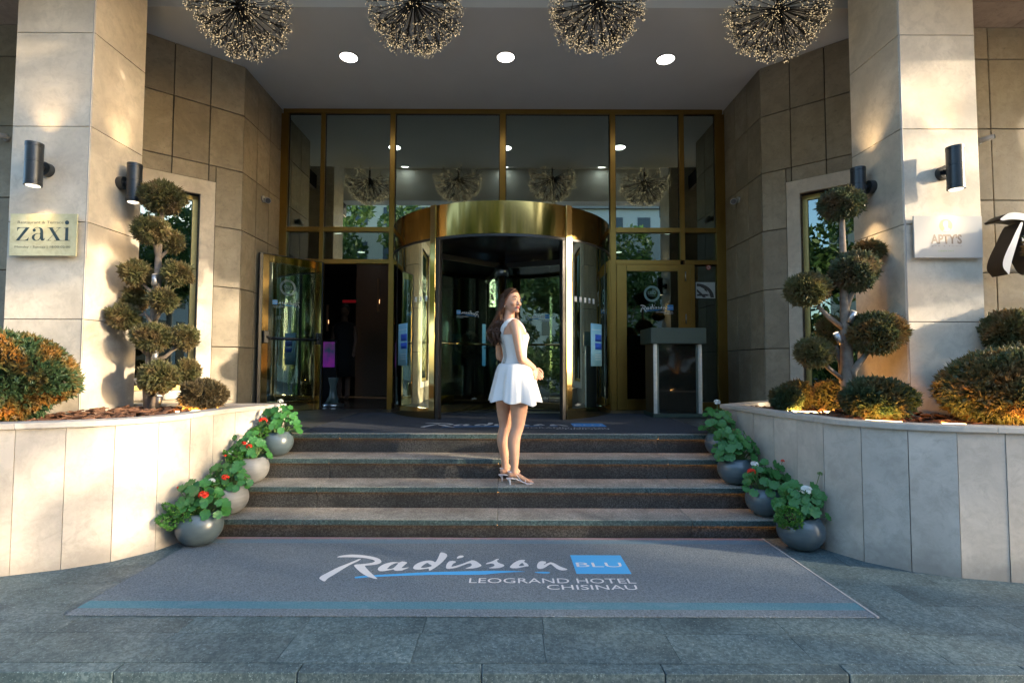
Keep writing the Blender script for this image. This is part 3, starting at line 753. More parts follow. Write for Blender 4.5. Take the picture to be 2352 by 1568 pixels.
def geranium(label, base, spread, height, nleaf, flowers, seed, lean=(0, 0), lsize=.05, trail=None):
    nleaf = int(nleaf*2.2); lsize *= .70
    """base: centre of the pot's mouth"""
    rg = random.Random(seed); base = Vector(base)
    t = thing('geranium', base, label, 'potted plant', 'geraniums in the round pots')
    stems = MB()
    for i in range(nleaf):
        a = rg.uniform(0, 6.283); q = math.sqrt(rg.uniform(.02, 1))
        hh = height*(.35+.65*rg.random())*(1-.35*q*q)
        p = base+Vector((math.cos(a)*q*spread+lean[0]*hh/height, math.sin(a)*q*spread*.8+lean[1]*hh/height, hh))
        if q > .8: p.z -= height*.22
        s = lsize*rg.uniform(.62, 1.12)
        face = Vector((math.cos(a)*q*.9+rg.uniform(-.35, .35), math.sin(a)*q*.9-.75+rg.uniform(-.3, .3), .75+rg.uniform(-.2, .35))).normalized()
        o = D.objects.new('leaf', LEAVES[rg.randrange(5)]); link(o, t)
        o.matrix_basis = Matrix.Translation(p) @ face.to_track_quat('Z', 'Y').to_matrix().to_4x4() @ Matrix.Rotation(rg.uniform(0, 6.28), 4, 'Z') @ Matrix.Diagonal((s, s, s, 1))
        r0 = base+Vector((math.cos(a)*q*.05, math.sin(a)*q*.05, -.02))
        stems.tube([r0, (r0+p)/2+Vector((0, 0, .02)), p], [.0035, .003, .0022], 5, False)
    for (dx, dy, dz, r, kind) in flowers:
        p = base+Vector((dx, dy, dz)); m = {'r': RED, 'w': WHITE, 'b': BUD}[kind]
        stems.tube([base+Vector((dx*.3, dy*.3, 0)), (base+p)/2+Vector((dx*.2, 0, .02)), p], [.004, .003, .0025], 5, False)
        flower_head(p, r, m, t, seed*13+int(dz*1000), 'flower_head' if kind != 'b' else 'bud')
    stems.build('stems', STEM, t)
    if trail:
        foliage('foliage', LEAFM_S, base+Vector(trail[0]), trail[1], trail[2], .018, .006, t, seed, .6, .5)
    return t
def pot(x, y, z, r, h, mat, label):
    t = thing('flower_pot', (x, y, z), label, 'flower pot', 'round flower pots on the steps')
    prof = []
    for i in range(13):
        q = i/12; zz = q*h
        c0 = (zz-h*.58)/(h*.62); rr = r*math.sqrt(max(.05, 1-c0*c0*.98))
        prof.append((rr, zz))
    top = prof[-1][0]
    prof[0] = (prof[0][0]*.9, 0)
    prof += [(top-.012, h+.004), (top-.02, h-.01), (top-.02, h-.03)]
    mb = MB(); mb.lathe((x, y, z+.0015), prof, 32); o = mb.build('bowl', mat, t)
    MB().lathe((x, y, z+h-.028), [(top-.019, -.004), (top-.019, .002), (.02, .008)], 20).build('soil', SOILM, t)
    return Vector((x, y, z+h-.02))
b = pot(-2.255, 3.845, .006, .160, .235, POT_A, 'dark slate ball pot standing lowest at the left of the steps')
geranium('geranium with big orange-red flower and trailing greenery, lowest on the left', b, .18, .26, 34, [(.08,-.10,.17,.032,'r'),(-.155,-.02,.20,.013,'r')], 11, (.02, -.02), .052, ((-.105,-.07,.02), (.12,.10,.085), 1500))
b = pot(-2.205, 4.15, .141, .145, .215, POT_B, 'light grey ball pot on the first left step')
geranium('geranium with one scarlet and one white flower, second from bottom left', b, .165, .25, 30, [(.035,-.13,.12,.026,'r'),(-.07,-.13,.09,.026,'w'),(-.05,.02,.26,.011,'r')], 12, (-.01, 0), .050, ((-.06,-.10,.03), (.08,.07,.06), 650))
b = pot(-2.175, 4.435, .321, .145, .215, POT_B, 'light grey ball pot on the second left step')
geranium('geranium with two small red blooms and white cluster, second from top left', b, .17, .24, 30, [(.04,-.12,.13,.024,'r'),(.0,-.13,.16,.016,'r'),(-.12,-.1,.07,.024,'w')], 13, (-.02, 0), .050, ((-.08,-.1,.04), (.08,.08,.06), 700))
b = pot(-2.08, 4.72, .501, .14, .215, POT_A, 'dark slate ball pot highest on the left steps')
geranium('geranium with red flower and white bloom above, highest on the left', b, .19, .26, 36, [(-.09,-.10,.13,.034,'r'),(.03,-.02,.30,.022,'w')], 14, (.02, 0), .048, ((-.12,-.08,.02), (.09,.08,.06), 700))
b = pot(2.165, 3.80, .0, .160, .235, POT_A, 'dark slate ball pot standing lowest at the right of the steps')
geranium('geranium with full white flower and tall green bud, lowest on the right', b, .18, .27, 40, [(-.01,-.10,.235,.036,'w'),(.15,.0,.33,.016,'b')], 21, (.03, 0), .056, ((-.13,-.09,.04), (.085,.08,.075), 900))
b = pot(2.08, 4.145, .141, .145, .215, POT_A, 'dark slate ball pot on the first right step')
geranium('geranium with red and white blooms touching, second from bottom right', b, .18, .23, 36, [(-.15,-.10,.17,.030,'r'),(-.12,-.09,.225,.028,'w'),(.14,-.02,.24,.014,'r')], 22, (.03, 0), .056)
b = pot(1.98, 4.44, .321, .145, .215, POT_A, 'dark slate ball pot on the second right step')
geranium('dense leafy geranium without flowers on the second right step', b, .18, .30, 40, [], 23, (-.02, -.02), .056)
b = pot(1.985, 4.74, .501, .14, .205, POT_A, 'dark slate ball pot half hidden by leaves, highest right')
geranium('geranium with a single white bloom on top, highest on the right', b, .16, .27, 30, [(-.03,.0,.31,.028,'w')], 24, (-.04, 0), .054)

# ================================================================== lettering helpers
def text_bm(string, mat, parent, O, ex, ez, height, name='lettering', width=None, align='LEFT', bold=0, extr=.0006, space=1.0):
    """flat letters: O baseline origin, ex / ez unit vectors, height of a capital, optional total width"""
    cu = D.curves.new(name, 'FONT'); cu.body = string; cu.size = 1; cu.extrude = 0; cu.offset = bold; cu.space_character = space
    cu.resolution_u = 3
    tmp = D.objects.new('tmp', cu); C.objects.link(tmp); bpy.context.view_layer.update()
    me = D.meshes.new_from_object(tmp.evaluated_get(bpy.context.evaluated_depsgraph_get())); D.objects.remove(tmp)
    n = len(me.vertices); co = np.zeros(n*3); me.vertices.foreach_get('co', co); co = co.reshape(-1, 3)
    x0, x1 = co[:, 0].min(), co[:, 0].max(); cap = .73
    sy = height/cap; sx = sy if width is None else width/(x1-x0)
    wd = (x1-x0)*sx; off = {'LEFT': 0, 'CENTER': -wd/2, 'RIGHT': -wd}[align]
    ex = Vector(ex).normalized(); ez = Vector(ez).normalized(); O = Vector(O)
    P = [O+ex*((c[0]-x0)*sx+off)+ez*(c[1]*sy) for c in co]
    me.vertices.foreach_set('co', np.array(P).reshape(-1)); me.materials.clear(); me.materials.append(mat); me.update()
    o = D.objects.new(name, me); link(o, parent); return o
def outline(polys, name, mat, parent, fn, depth=0, nrm=None):
    """filled outlines with holes (first loops outer); fn maps 2-D to 3-D"""
    cu = D.curves.new(name, 'CURVE'); cu.dimensions = '2D'; cu.fill_mode = 'FRONT' if not depth else 'BOTH'; cu.extrude = depth
    for P in polys:
        sp = cu.splines.new('POLY'); sp.points.add(len(P)-1); sp.use_cyclic_u = True
        for q, p in zip(sp.points, P): q.co = (p[0], p[1], 0, 1)
    tmp = D.objects.new('tmp', cu); C.objects.link(tmp); bpy.context.view_layer.update()
    me = D.meshes.new_from_object(tmp.evaluated_get(bpy.context.evaluated_depsgraph_get())); D.objects.remove(tmp)
    for v in me.vertices: v.co = fn(v.co.x, v.co.y, v.co.z)
    me.materials.clear(); me.materials.append(mat); me.update()
    o = D.objects.new(name, me); link(o, parent); return o
def smooth_poly(P, it=2):
    for _ in range(it):
        Q = []
        for i in range(len(P)):
            a, b = P[i], P[(i+1) % len(P)]
            Q += [(a[0]*.75+b[0]*.25, a[1]*.75+b[1]*.25), (a[0]*.25+b[0]*.75, a[1]*.25+b[1]*.75)]
        P = Q
    return P
Z2 = lambda P: [(x+2163.8, y) for x, y in P]
SCRIPT = [
 [[(385,205),(440,180),(540,163),(640,155),(760,158),(880,170),(980,185),(1070,205),(1130,228),(1165,250),(1180,280),(1165,305),(1120,325),(1040,340),(950,348),(880,352),(900,385),(960,450),(1040,525),(1108,583),(1095,592),(1030,580),(920,540),(820,480),(750,420),(705,370),(690,345),(730,330),(830,325),(930,315),(1010,300),(1060,283),(1063,265),(1030,248),(960,230),(880,217),(780,208),(650,203),(500,203),(440,205)]],
 [[(810,232),(815,240),(770,270),(660,320),(560,375),(440,450),(330,520),(240,570),(200,610),(185,632),(150,630),(80,585),(85,560),(130,525),(250,465),(400,385),(560,325),(700,268),(780,235)]],
 [[(1110,420),(1120,390),(1170,350),(1250,315),(1350,290),(1440,287),(1480,300),(1520,285),(1560,275),(1640,297),(1600,330),(1540,380),(1530,400),(1660,383),(1660,390),(1570,425),(1540,440),(1430,445),(1390,425),(1395,415),(1300,437),(1200,452),(1140,450)],[(1270,412),(1290,395),(1340,345),(1420,310),(1465,305),(1475,315),(1430,360),(1385,400),(1330,413)]],
 [[(1735,385),(1760,345),(1830,300),(1930,268),(2030,260),(2090,270),(2130,300),(2180,210),(2210,130),(2230,115),(2290,125),(2340,160),(2335,190),(2290,250),(2220,320),(2130,385),(2070,420),(2040,440),(2010,435),(2020,400),(1930,412),(1850,425),(1770,420),(1740,405)],[(1870,385),(1890,365),(1940,325),(1990,300),(2030,330),(2070,350),(2060,365),(1980,385),(1900,393)]],
 [Z2([(340,220),(360,190),(400,172),(450,172),(470,188),(450,205),(400,218),(350,226)])],
 [Z2([(150,370),(165,320),(200,280),(250,265),(310,270),(330,285),(320,300),(280,315),(255,350),(245,375),(330,355),(430,325),(530,285),(590,262),(620,255),(680,270),(740,310),(780,345),(775,360),(730,380),(660,398),(590,405),(510,405),(490,398),(540,385),(600,360),(610,335),(595,315),(570,308),(510,325),(430,355),(350,385),(270,402),(190,410),(155,400)])],
 [Z2([(855,320),(870,305),(930,290),(1000,260),(1040,235),(1080,230),(1090,245),(1050,258),(1060,290),(1110,315),(1170,335),(1185,350),(1165,370),(1110,390),(1050,400),(930,400),(900,393),(960,378),(1005,360),(1010,340),(995,322),(960,312),(900,322),(860,328)])],
 [Z2([(1280,385),(1285,360),(1340,310),(1400,272),(1460,250),(1540,250),(1550,262),(1520,285),(1580,310),(1610,345),(1610,365),(1550,368),(1480,385),(1410,400),(1310,398)]), Z2([(1435,360),(1450,335),(1500,298),(1528,335),(1538,350),(1490,358)])],
 [Z2([(1755,360),(1770,310),(1810,275),(1870,272),(1920,285),(1915,310),(1880,330),(1875,345),(1930,315),(1990,292),(2040,300),(2100,330),(2170,370),(2240,395),(2290,410),(2295,425),(2240,438),(2170,435),(2110,410),(2060,370),(2020,335),(2000,322),(1960,345),(1910,380),(1860,405),(1810,412),(1765,400)])]]
SWOOSH = [[(695,570),(720,545),(1000,522),(1400,500),(1900,470),(2352,458),(2664,450),(3000,443),(3300,443),(3580,448),(3760,460),(3562,463),(3164,490),(3000,512),(2600,515),(2164,513),(1700,525),(1200,545),(900,560),(740,578)],
          [(3850,468),(4000,458),(4150,464),(4150,490),(3980,490)]]
def z1_ground(x, y):
    u, v = (x/4.704+1180)/1.63265, (y/4.704+2050)/1.63265
    p = at_z(u, v, 0); return p.x, p.y
_x0 = z1_ground(80, 585)[0]; _x1 = z1_ground(4459, 425)[0]; _yb = z1_ground(1140, 450)[1]; _W = _x1-_x0
def norm(P):
    out = []
    for x, y in P:
        a, b = z1_ground(x, y); out.append(((a-_x0)/_W, (b-_yb)/_W))
    return out
LOGO = [[smooth_poly(norm(P), 1) for P in L_] for L_ in SCRIPT]
SW_N = [smooth_poly(norm(P), 1) for P in SWOOSH]
def k3(x, y): return ((x/3.2667+1700)/1.63265, (y/3.2667+2070)/1.63265)
def n3(x, y):
    p = at_z(*k3(x, y), 0); return ((p.x-_x0)/_W, (p.y-_yb)/_W)
def logo(parent, O, ex, ez, width, white, blue, white_on_blue=None, sub=True, box=True, yscale=1, lift=0.0008):
    """the script logo of the house: O is the base point at the R foot"""
    ex = Vector(ex).normalized(); ez = Vector(ez).normalized(); nn = ex.cross(ez).normalized(); O = Vector(O)
    F = lambda l: (lambda x, y, z=0: O+ex*(x*width)+ez*(y*width*yscale)+nn*l)
    polys = [P for L_ in LOGO for P in L_]
    outline([P for P in SW_N], 'logo_swoosh', blue, parent, F(lift*.5))
    outline(polys, 'logo_script', white, parent, F(lift))
    if box:
        q = [n3(1435,50), n3(2055,45), n3(2170,280), n3(1505,280)]
        x0 = (q[0][0]+q[3][0])/2; x1 = (q[1][0]+q[2][0])/2; y0 = q[3][1]; y1 = q[0][1]
        outline([[(x0, y0), (x1, y0), (x1, y1), (x0, y1)]], 'logo_box', blue, parent, F(lift*.6))
        a, b = n3(1515,195), n3(2075,195); c = n3(1515,138)
        text_bm('BLU', white_on_blue or white, parent, F(lift)(a[0], a[1]), ex, ez, (c[1]-a[1])*width*yscale, width=(b[0]-a[0])*width, name='logo_lettering')
    if sub:
        a, b, c = n3(190,392), n3(2240,388), n3(190,330)
        text_bm('LEOGRAND HOTEL', white, parent, F(lift)(a[0], a[1]), ex, ez, (c[1]-a[1])*width*yscale, width=(b[0]-a[0])*width, name='lettering')
        a, b, c = n3(1150,473), n3(2265,473), n3(1150,413)
        text_bm('CHISINAU', white, parent, F(lift)(a[0], a[1]), ex, ez, (c[1]-a[1])*width*yscale, width=(b[0]-a[0])*width, name='lettering')

# ================================================================== door mats
def mat_mat(name, base, stripes):
    m, t, b = principled(name, base, .95, 0, .15)
    vec, _ = coords(t, 0); sp = node(t, 'ShaderNodeSeparateXYZ'); t.links.new(vec, sp.inputs[0])
    cl = mix(t, ramp(t, noise(t, vec, 2.2, 4), .3, .7), base, tuple(x*1.22 for x in base))
    cl = mix(t, ramp(t, noise(t, vec, 95, 3, .85), .3, .72), tuple(x*.42 for x in base), tuple(min(1, x*1.35) for x in base))
    for y0, y1, c in stripes:
        g0 = node(t, 'ShaderNodeMath', operation='GREATER_THAN'); g0.inputs[1].default_value = y0; t.links.new(sp.outputs[1], g0.inputs[0])
        g1 = node(t, 'ShaderNodeMath', operation='LESS_THAN'); g1.inputs[1].default_value = y1; t.links.new(sp.outputs[1], g1.inputs[0])
        mu = node(t, 'ShaderNodeMath', operation='MULTIPLY'); t.links.new(g0.outputs[0], mu.inputs[0]); t.links.new(g1.outputs[0], mu.inputs[1])
        m8 = node(t, 'ShaderNodeMath', operation='MULTIPLY'); m8.inputs[1].default_value = .6; t.links.new(mu.outputs[0], m8.inputs[0])
        cl = mix(t, m8.outputs[0], cl, c)
    cl = mix(t, ramp(t, noise(t, vec, 5, 6, .75, 1.5), .56, .8, (0,0,0), (.35,.35,.35)), cl, tuple(min(1, x*1.9) for x in base))
    t.links.new(cl, b.inputs['Base Color']); bump(t, b, noise(t, vec, 110, 2, .7), .9, .008); return m
MWHITE = plain('mat_white', (.62,.60,.57), .95, sc=250, var=.15); MBLUE = plain('mat_blue', (.06,.34,.62), .95, sc=250, var=.15)
mt = thing('entrance_mat', (-.18, 3.4, 0), 'large grey-blue carpet with hotel lettering on the paving below the steps', 'door mat', 'printed entrance mats')
MB().box((-2.33, 2.775, .0012), (1.975, 4.0, .008)).build('carpet', mat_mat('carpet', (.155,.182,.20), [(2.85,2.935,(.05,.20,.245)),(3.87,3.95,(.09,.18,.24)),(3.965,4.1,(.24,.14,.17))]), mt, bevel=.003)
logo(mt, (_x0, _yb, .009), (1,0,0), (0,1,0), _W, MWHITE, MBLUE)
MB().box((1.976, 2.775, .0012), (1.988, 4.0, .010)).build('edging', plain('mat_edge', (.33,.32,.31), .8), mt)
mt2 = thing('entrance_mat', (0, 5.4, L), 'dark carpet with hotel lettering on the landing before the revolving door', 'door mat', 'printed entrance mats')
MB().box((-1.96, 4.93, L+.0012), (2.02, 6.9, L+.006)).build('carpet', mat_mat('carpet_dark', (.055,.062,.075), []), mt2, bevel=.002)
a = at_z(970.7, 977, L+.007); b = at_z(1308, 980, L+.007)
MW2 = plain('mat_white_dim', (.42,.41,.40), .95, sc=250, var=.15)
logo(mt2, (a.x, a.y-.02, L+.007), (1,0,0), (0,1,0), b.x-a.x, MW2, plain('mat_blue2', (.03,.20,.48), .95, sc=200), yscale=.95)

# ================================================================== revolving door
DC = Vector((-.053, YF, 0)); DR = 1.56
rd = thing('revolving_door', (DC.x, DC.y, L), 'tall polished brass revolving door with three glass wings', 'revolving door', kind='thing')
def pol(deg, r=DR, z=0): a = R(deg); return DC+Vector((math.sin(a)*r, -math.cos(a)*r, z))     # 0 = towards the steps, + to the right
def arc_band(mb, a0, a1, r0, r1, z0, z1, n=24, sm=True):
    rr = []
    for i in range(n+1):
        a = a0+(a1-a0)*i/n
        rr.append([pol(a, r0, z0), pol(a, r1, z0), pol(a, r1, z1), pol(a, r0, z1)])
    k = len(mb.v); mb.rings(rr, smooth=sm)
    return mb
ZC0, ZC1 = 2.86, 3.245
def sharp(o):
    m = o.modifiers.new('edges', 'EDGE_SPLIT'); m.split_angle = R(40); return o
for a0, a1 in ((-90, -32.5), (-30.7, 30.7), (32.5, 90)):
    sharp(arc_band(MB(), a0, a1, DR-.03, DR, ZC0, ZC1, 28).build('canopy_band', BRONZE, rd))
sharp(arc_band(MB(), 90, 270, DR-.03, DR, ZC0, ZC1, 40).build('canopy_band', BRASS, rd))
mb = MB(); mb.lathe((DC.x, DC.y, 0), [(DR-.032, ZC0+.02), (DR-.032, ZC0+.06)], 48, False); mb.build('canopy_ceiling', plain('canopy_inside', (.035,.03,.025), .25), rd)
mb = MB(); mb.lathe((DC.x, DC.y, 0), [(DR-.032, ZC1-.05), (DR-.032, ZC1-.01)], 48, False); mb.build('canopy_top', DARK, rd)
sharp(arc_band(MB(), -30.5, 30.5, DR-.028, DR-.004, ZC0-.03, ZC0-.001, 24).build('canopy_seal', BLACKM, rd))
for s_ in (-1, 1):
    A = pol(s_*31.6, DR+.012); tn = Vector((math.cos(R(s_*31.6)), math.sin(R(s_*31.6)), 0)); nr = Vector((math.sin(R(s_*31.6)), -math.cos(R(s_*31.6)), 0))
    MB().obox(A-tn*.042+Vector((0,0,L))-nr*.07, tn*.084, nr*.07, (0, 0, ZC1+.012-L)).build('post', POLBRASS, rd, bevel=.004)
    q = A-tn*s_*.071-nr*.072
    MB().obox(q-tn*.024+Vector((0,0,L+.001)), tn*.048, nr*.06, (0, 0, ZC0-L-.035)).build('post_seal', BLACKM, rd, bevel=.004)
    lo, hi = sorted((s_*33.4, s_*88))
    sharp(arc_band(MB(), lo, hi, DR-.022, DR-.012, L+.13, ZC0-.002, 26).build('curved_pane', GLASSC, rd))
    sharp(arc_band(MB(), lo, hi, DR-.03, DR-.002, L+.001, L+.128, 26).build('base_rail', POLBRASS, rd))
    sharp(arc_band(MB(), lo, hi, DR-.034, DR-.001, ZC0-.028, ZC0-.003, 26).build('head_seal', BLACKM, rd))
    for dg in (63, 85.5):
        A = pol(s_*dg, DR-.01); tn = Vector((math.cos(R(s_*dg)), math.sin(R(s_*dg)), 0)); nr = Vector((math.sin(R(s_*dg)), -math.cos(R(s_*dg)), 0))
        w_ = .010 if dg < 60 else .03
        MB().obox(A-tn*w_-nr*.03+Vector((0,0,L+.129)), tn*2*w_, nr*.028, (0, 0, ZC0-L-.16)).build('curved_mullion', BLACKM, rd)
    b0, b1 = sorted((180-s_*32, 180-s_*88)) if s_ > 0 else sorted((180+32, 180+88))
    sharp(arc_band(MB(), b0, b1, DR-.022, DR-.012, L+.13, ZC0-.002, 22).build('curved_pane', GLASSC, rd))
    sharp(arc_band(MB(), b0, b1, DR-.03, DR-.002, L+.001, L+.128, 22).build('base_rail', BRASS, rd))
MB().lathe((DC.x, DC.y, 0), [(.05, L+.004), (.05, ZC0+.02)], 16).build('centre_shaft', BRASS, rd)
MB().lathe((DC.x, DC.y, 0), [(.10, 2.62), (.10, 2.76)], 20).build('shaft_collar', plain('collar_steel', (.3,.34,.38), .3, 1), rd)
WHITEST = plain('white_film', (.75,.75,.73), .5, sc=5, var=.03); BLUEST = plain('blue_film', (.04,.22,.48), .5, sc=5, var=.03)
GREYST = plain('frosted_film', (.36,.40,.39), .6, sc=40, var=.06)
for wi, dg in enumerate((-50, 70, 190)):
    u = Vector((math.sin(R(dg)), -math.cos(R(dg)), 0)); nn = Vector((-u.y, u.x, 0)); B = DC
    wg = D.objects.new('door_wing', MB().mesh('door_wing')); link(wg, rd)
    r0, r1 = .055, DR-.05
    mb = MB()
    mb.obox(B+u*r0-nn*.022+Vector((0,0,2.735)), u*(r1-r0), nn*.044, (0, 0, .075))
    mb.obox(B+u*(r1-.035)-nn*.022+Vector((0,0,L+.012)), u*.035, nn*.044, (0, 0, 2.735-L-.0125))
    mb.obox(B+u*r0-nn*.02+Vector((0,0,L+.125)), u*.025, nn*.04, (0, 0, 2.735-L-.126))
    mb.obox(B+u*r0-nn*.012+Vector((0,0,L+.004)), u*(r1-r0-.036), nn*.024, (0, 0, .018))
    wg.data = mb.mesh('door_wing', BLACKM)
    MB().obox(B+u*(r0+.001)-nn*.02+Vector((0,0,L+.024)), u*(r1-r0-.037), nn*.04, (0, 0, .10)).build('bottom_rail', POLBRASS, wg, bevel=.003)
    MB().obox(B+u*(r0+.026)-nn*.004+Vector((0,0,L+.125)), u*(r1-r0-.062), nn*.008, (0, 0, 2.734-L-.125)).build('pane', GLASSC, wg)
    for sd_ in (-1, 1):
        MB().tube([B+u*(r0+.03)+nn*sd_*.05+Vector((0,0,1.615)), B+u*(r1-.04)+nn*sd_*.05+Vector((0,0,1.615))], .014, 10).build('push_bar', POLBRASS, wg)
    fn = nn if nn.y < 0 else -nn                       # side seen from the steps
    ex = Vector((0, 0, 1)).cross(fn); ex = -ex if ex.x < 0 else ex
    O = B+fn*.0052
    if wi == 0:       # lettering on this wing is seen from behind
        o = O+u*.70+Vector((0, 0, 2.02)); o2 = B+u*.42+fn*.0052+Vector((0,0,2.02))
        logo(wg, o2-ex*.0, -ex, (0,0,1), .30, WHITEST, BLUEST, lift=-.001)
        text_bm('edbo', GREYST, wg, B+u*.45+fn*.0052+Vector((0,0,L+.17)), -ex, (0,0,1), .03)
    if wi == 1:
        logo(wg, O+u*.36+Vector((0, 0, 1.99)), ex, (0,0,1), .29, WHITEST, BLUEST)
        text_bm('edbo', GREYST, wg, O+u*.62+Vector((0,0,L+.17)), ex, (0,0,1), .03)
# white squares on the curved glass
for s_, degs in ((1, (36, 39.2, 42.4, 45.6, 49)), (-1, (36, 39.5, 43))):
    for dg in degs:
        arc_band(MB(), s_*dg-.75, s_*dg+.75, DR-.0115, DR-.011, 2.10, 2.165, 2).build('white_square', WHITEST, rd)
text_bm('edbo', GREYST, rd, pol(35.5, DR-.010, L+.16), (math.cos(R(35.5)), math.sin(R(35.5)), 0), (0,0,1), .035)
text_bm('edbo', GREYST, rd, pol(-38.5, DR-.010, L+.16), (math.cos(R(-37)), math.sin(R(-37)), 0), (0,0,1), .035)

# pale blue information posters stuck to the curved glass
FB = plain('poster_blue', (.20,.47,.66), .5, sc=3, var=.12); FD2 = plain('poster_deep_blue', (.012,.09,.55), .5, sc=5, var=.05); FW = plain('poster_white', (.7,.75,.78), .5)
for a0, a1 in ((-60, -49.5), (46.5, 57.2)):
    po_ = arc_band(MB(), a0, a1, DR-.0108, DR-.0102, 1.318, 1.855, 8).build('information_poster', FB, rd)
    m0, m1 = a0+(a1-a0)*.35, a1-.3
    for z0, z1, mt_, q0, q1 in ((1.63, 1.72, FD2, m0, m1), (1.53, 1.61, FD2, m0, m1), (1.40, 1.404, FW, m0, m1-1), (1.43, 1.434, FW, m0, m1-1), (1.46, 1.464, FW, m0, m1-1), (1.775, 1.779, FW, a0+.5, a1-.5)):
        arc_band(MB(), q0, q1, DR-.0100, DR-.0096, z0, z1, 6).build('poster_print', mt_, po_)

# ================================================================== opened glass door, closed side door
def leed(parent, O, ex, ez, r, mat):
    ex = Vector(ex); ez = Vector(ez); nn = ex.cross(ez); O = Vector(O)
    mk = lambda x, y, z=0: O+ex*x+ez*y+nn*.0008
    cir = lambda q: [(q*math.cos(i*math.pi/24), q*math.sin(i*math.pi/24)) for i in range(48)]
    outline([cir(r), cir(r*.74)], 'seal_ring', mat, parent, mk)
    text_bm('LEED', mat, parent, mk(0, -.05*r/.6), ex, ez, r*.40, align='CENTER', width=r*1.0, bold=.02, name='seal_lettering')
    text_bm('PLATINUM', mat, parent, mk(0, -.33*r), ex, ez, r*.13, align='CENTER', width=r*.85, name='seal_lettering')
H0 = Vector((-2.665, 7.395, 0)); H1 = Vector((-3.262, 6.735, 0)); du = (H1-H0).normalized(); dl = (H1-H0).length; dn = Vector((du.y, -du.x, 0)); dn = dn if dn.y < 0 else -dn
dd = thing('glass_door', H0+Vector((0,0,L)), 'opened brass framed glass door with black panic bar at the left', 'door')
def dbox(s0, s1, z0, z1, d0, d1, name, mat, par=dd, bev=.003):
    return MB().obox(H0+du*s0+dn*d0+Vector((0,0,z0)), du*(s1-s0), dn*(d1-d0), (0,0,z1-z0)).build(name, mat, par, bevel=bev)
zb, zt = L+.006, 2.80
dbox(.012, .10, zb, zt-.0, -.02, .02, 'stile', POLBRASS); dbox(dl-.13, dl-.045, zb, zt, -.02, .02, 'stile', POLBRASS)
dbox(.101, dl-.131, zt-.10, zt, -.02, .02, 'top_rail', POLBRASS); dbox(.101, dl-.131, zb, zb+.14, -.02, .02, 'bottom_rail', POLBRASS)
dbox(.101, dl-.131, zb+.141, zt-.101, -.004, .004, 'pane', GLASSC, bev=0)
dbox(dl-.044, dl, zb, zt+.012, -.026, .026, 'edge_seal', BLACKM); dbox(-.012, .011, zb, zt+.012, -.026, .026, 'hinge_edge', BLACKM)
dbox(.012, dl-.046, zt+.001, zt+.012, -.026, .026, 'top_seal', BLACKM)
zp = 1.675
bar = MB(); bar.tube([H0+du*.10+dn*.085+Vector((0,0,zp)), H0+du*(dl-.14)+dn*.085+Vector((0,0,zp))], .017, 10); bar = bar.build('panic_bar', BLACKM, dd)
for s0, s1 in ((.03, .095), (dl-.125, dl-.05)):
    dbox(s0, s1, zp-.065, zp+.10, .021, .075, 'latch_case', BLACKM, bar, .01)
    c0 = H0+du*((s0+s1)/2)+dn*.06
    MB().tube([c0+Vector((0,0,zp+.02)), c0+dn*.03+du*(.05 if s0 < .5 else -.05)+Vector((0,0,zp))], .017, 8).build('bar_arm', BLACKM, bar)
exd = -du                                                  # to the right as seen
def dpt(u, v, lift=.0048):
    n = dn; d = ray(u, v); o = Vector((0,0,CAMZ)); p0 = H0+n*lift; return o+d*((p0-o).dot(n)/d.dot(n))
leed(dd, dpt(661.5, 661), -exd, Vector((0,0,1)), .112, GREYST)
logo(dd, dpt(688, 703), -exd, (0,0,1), .30, GREYST, BLUEST, lift=-.001)
for o in dd.children:
    pass
# side door on the right
sdr = thing('glass_door', (2.16, YF, L), 'closed brass framed side door with round seal behind the podium', 'door')
def sbox(x0, x1, z0, z1, name, mat, y0=-.052, y1=.0, bev=.003, par=sdr):
    return MB().box((x0, YF+y0, z0), (x1, YF+y1, z1)).build(name, mat, par, bevel=bev)
gx0, gx1, gz0, gz1 = 1.765, 2.515, .84, 2.695
sbox(1.62, gx0-.001, L+.006, T2[0]-.002, 'stile', BRASS); sbox(gx1+.001, 2.697, L+.006, T2[0]-.002, 'stile', BRASS)
sbox(gx0, gx1, gz1+.001, T2[0]-.002, 'top_rail', BRASS); sbox(gx0, gx1, L+.006, gz0-.001, 'bottom_rail', BRASS)
sbox(gx0, gx1, gz0, gz1, 'pane', GLASSM, -.03, -.024, 0)
for z in (2.62, 2.0, 1.2): MB().tube([(2.62, YF-.062, z-.07), (2.62, YF-.062, z+.07)], .010, 8).build('hinge', plain('hinge_steel', (.3,.31,.28), .35, 1), sdr)
yy = YF-.031
leed(sdr, at_y(1497.5, 674.5, yy), (1,0,0), Vector((0,0,1)), .118, plain('teal_film', (.20,.32,.29), .6, sc=40))
logo(sdr, at_y(1471, 711, yy), (1,0,0), (0,0,1), at_y(1531, 700, yy).x-at_y(1471, 700, yy).x, WHITEST, BLUEST)
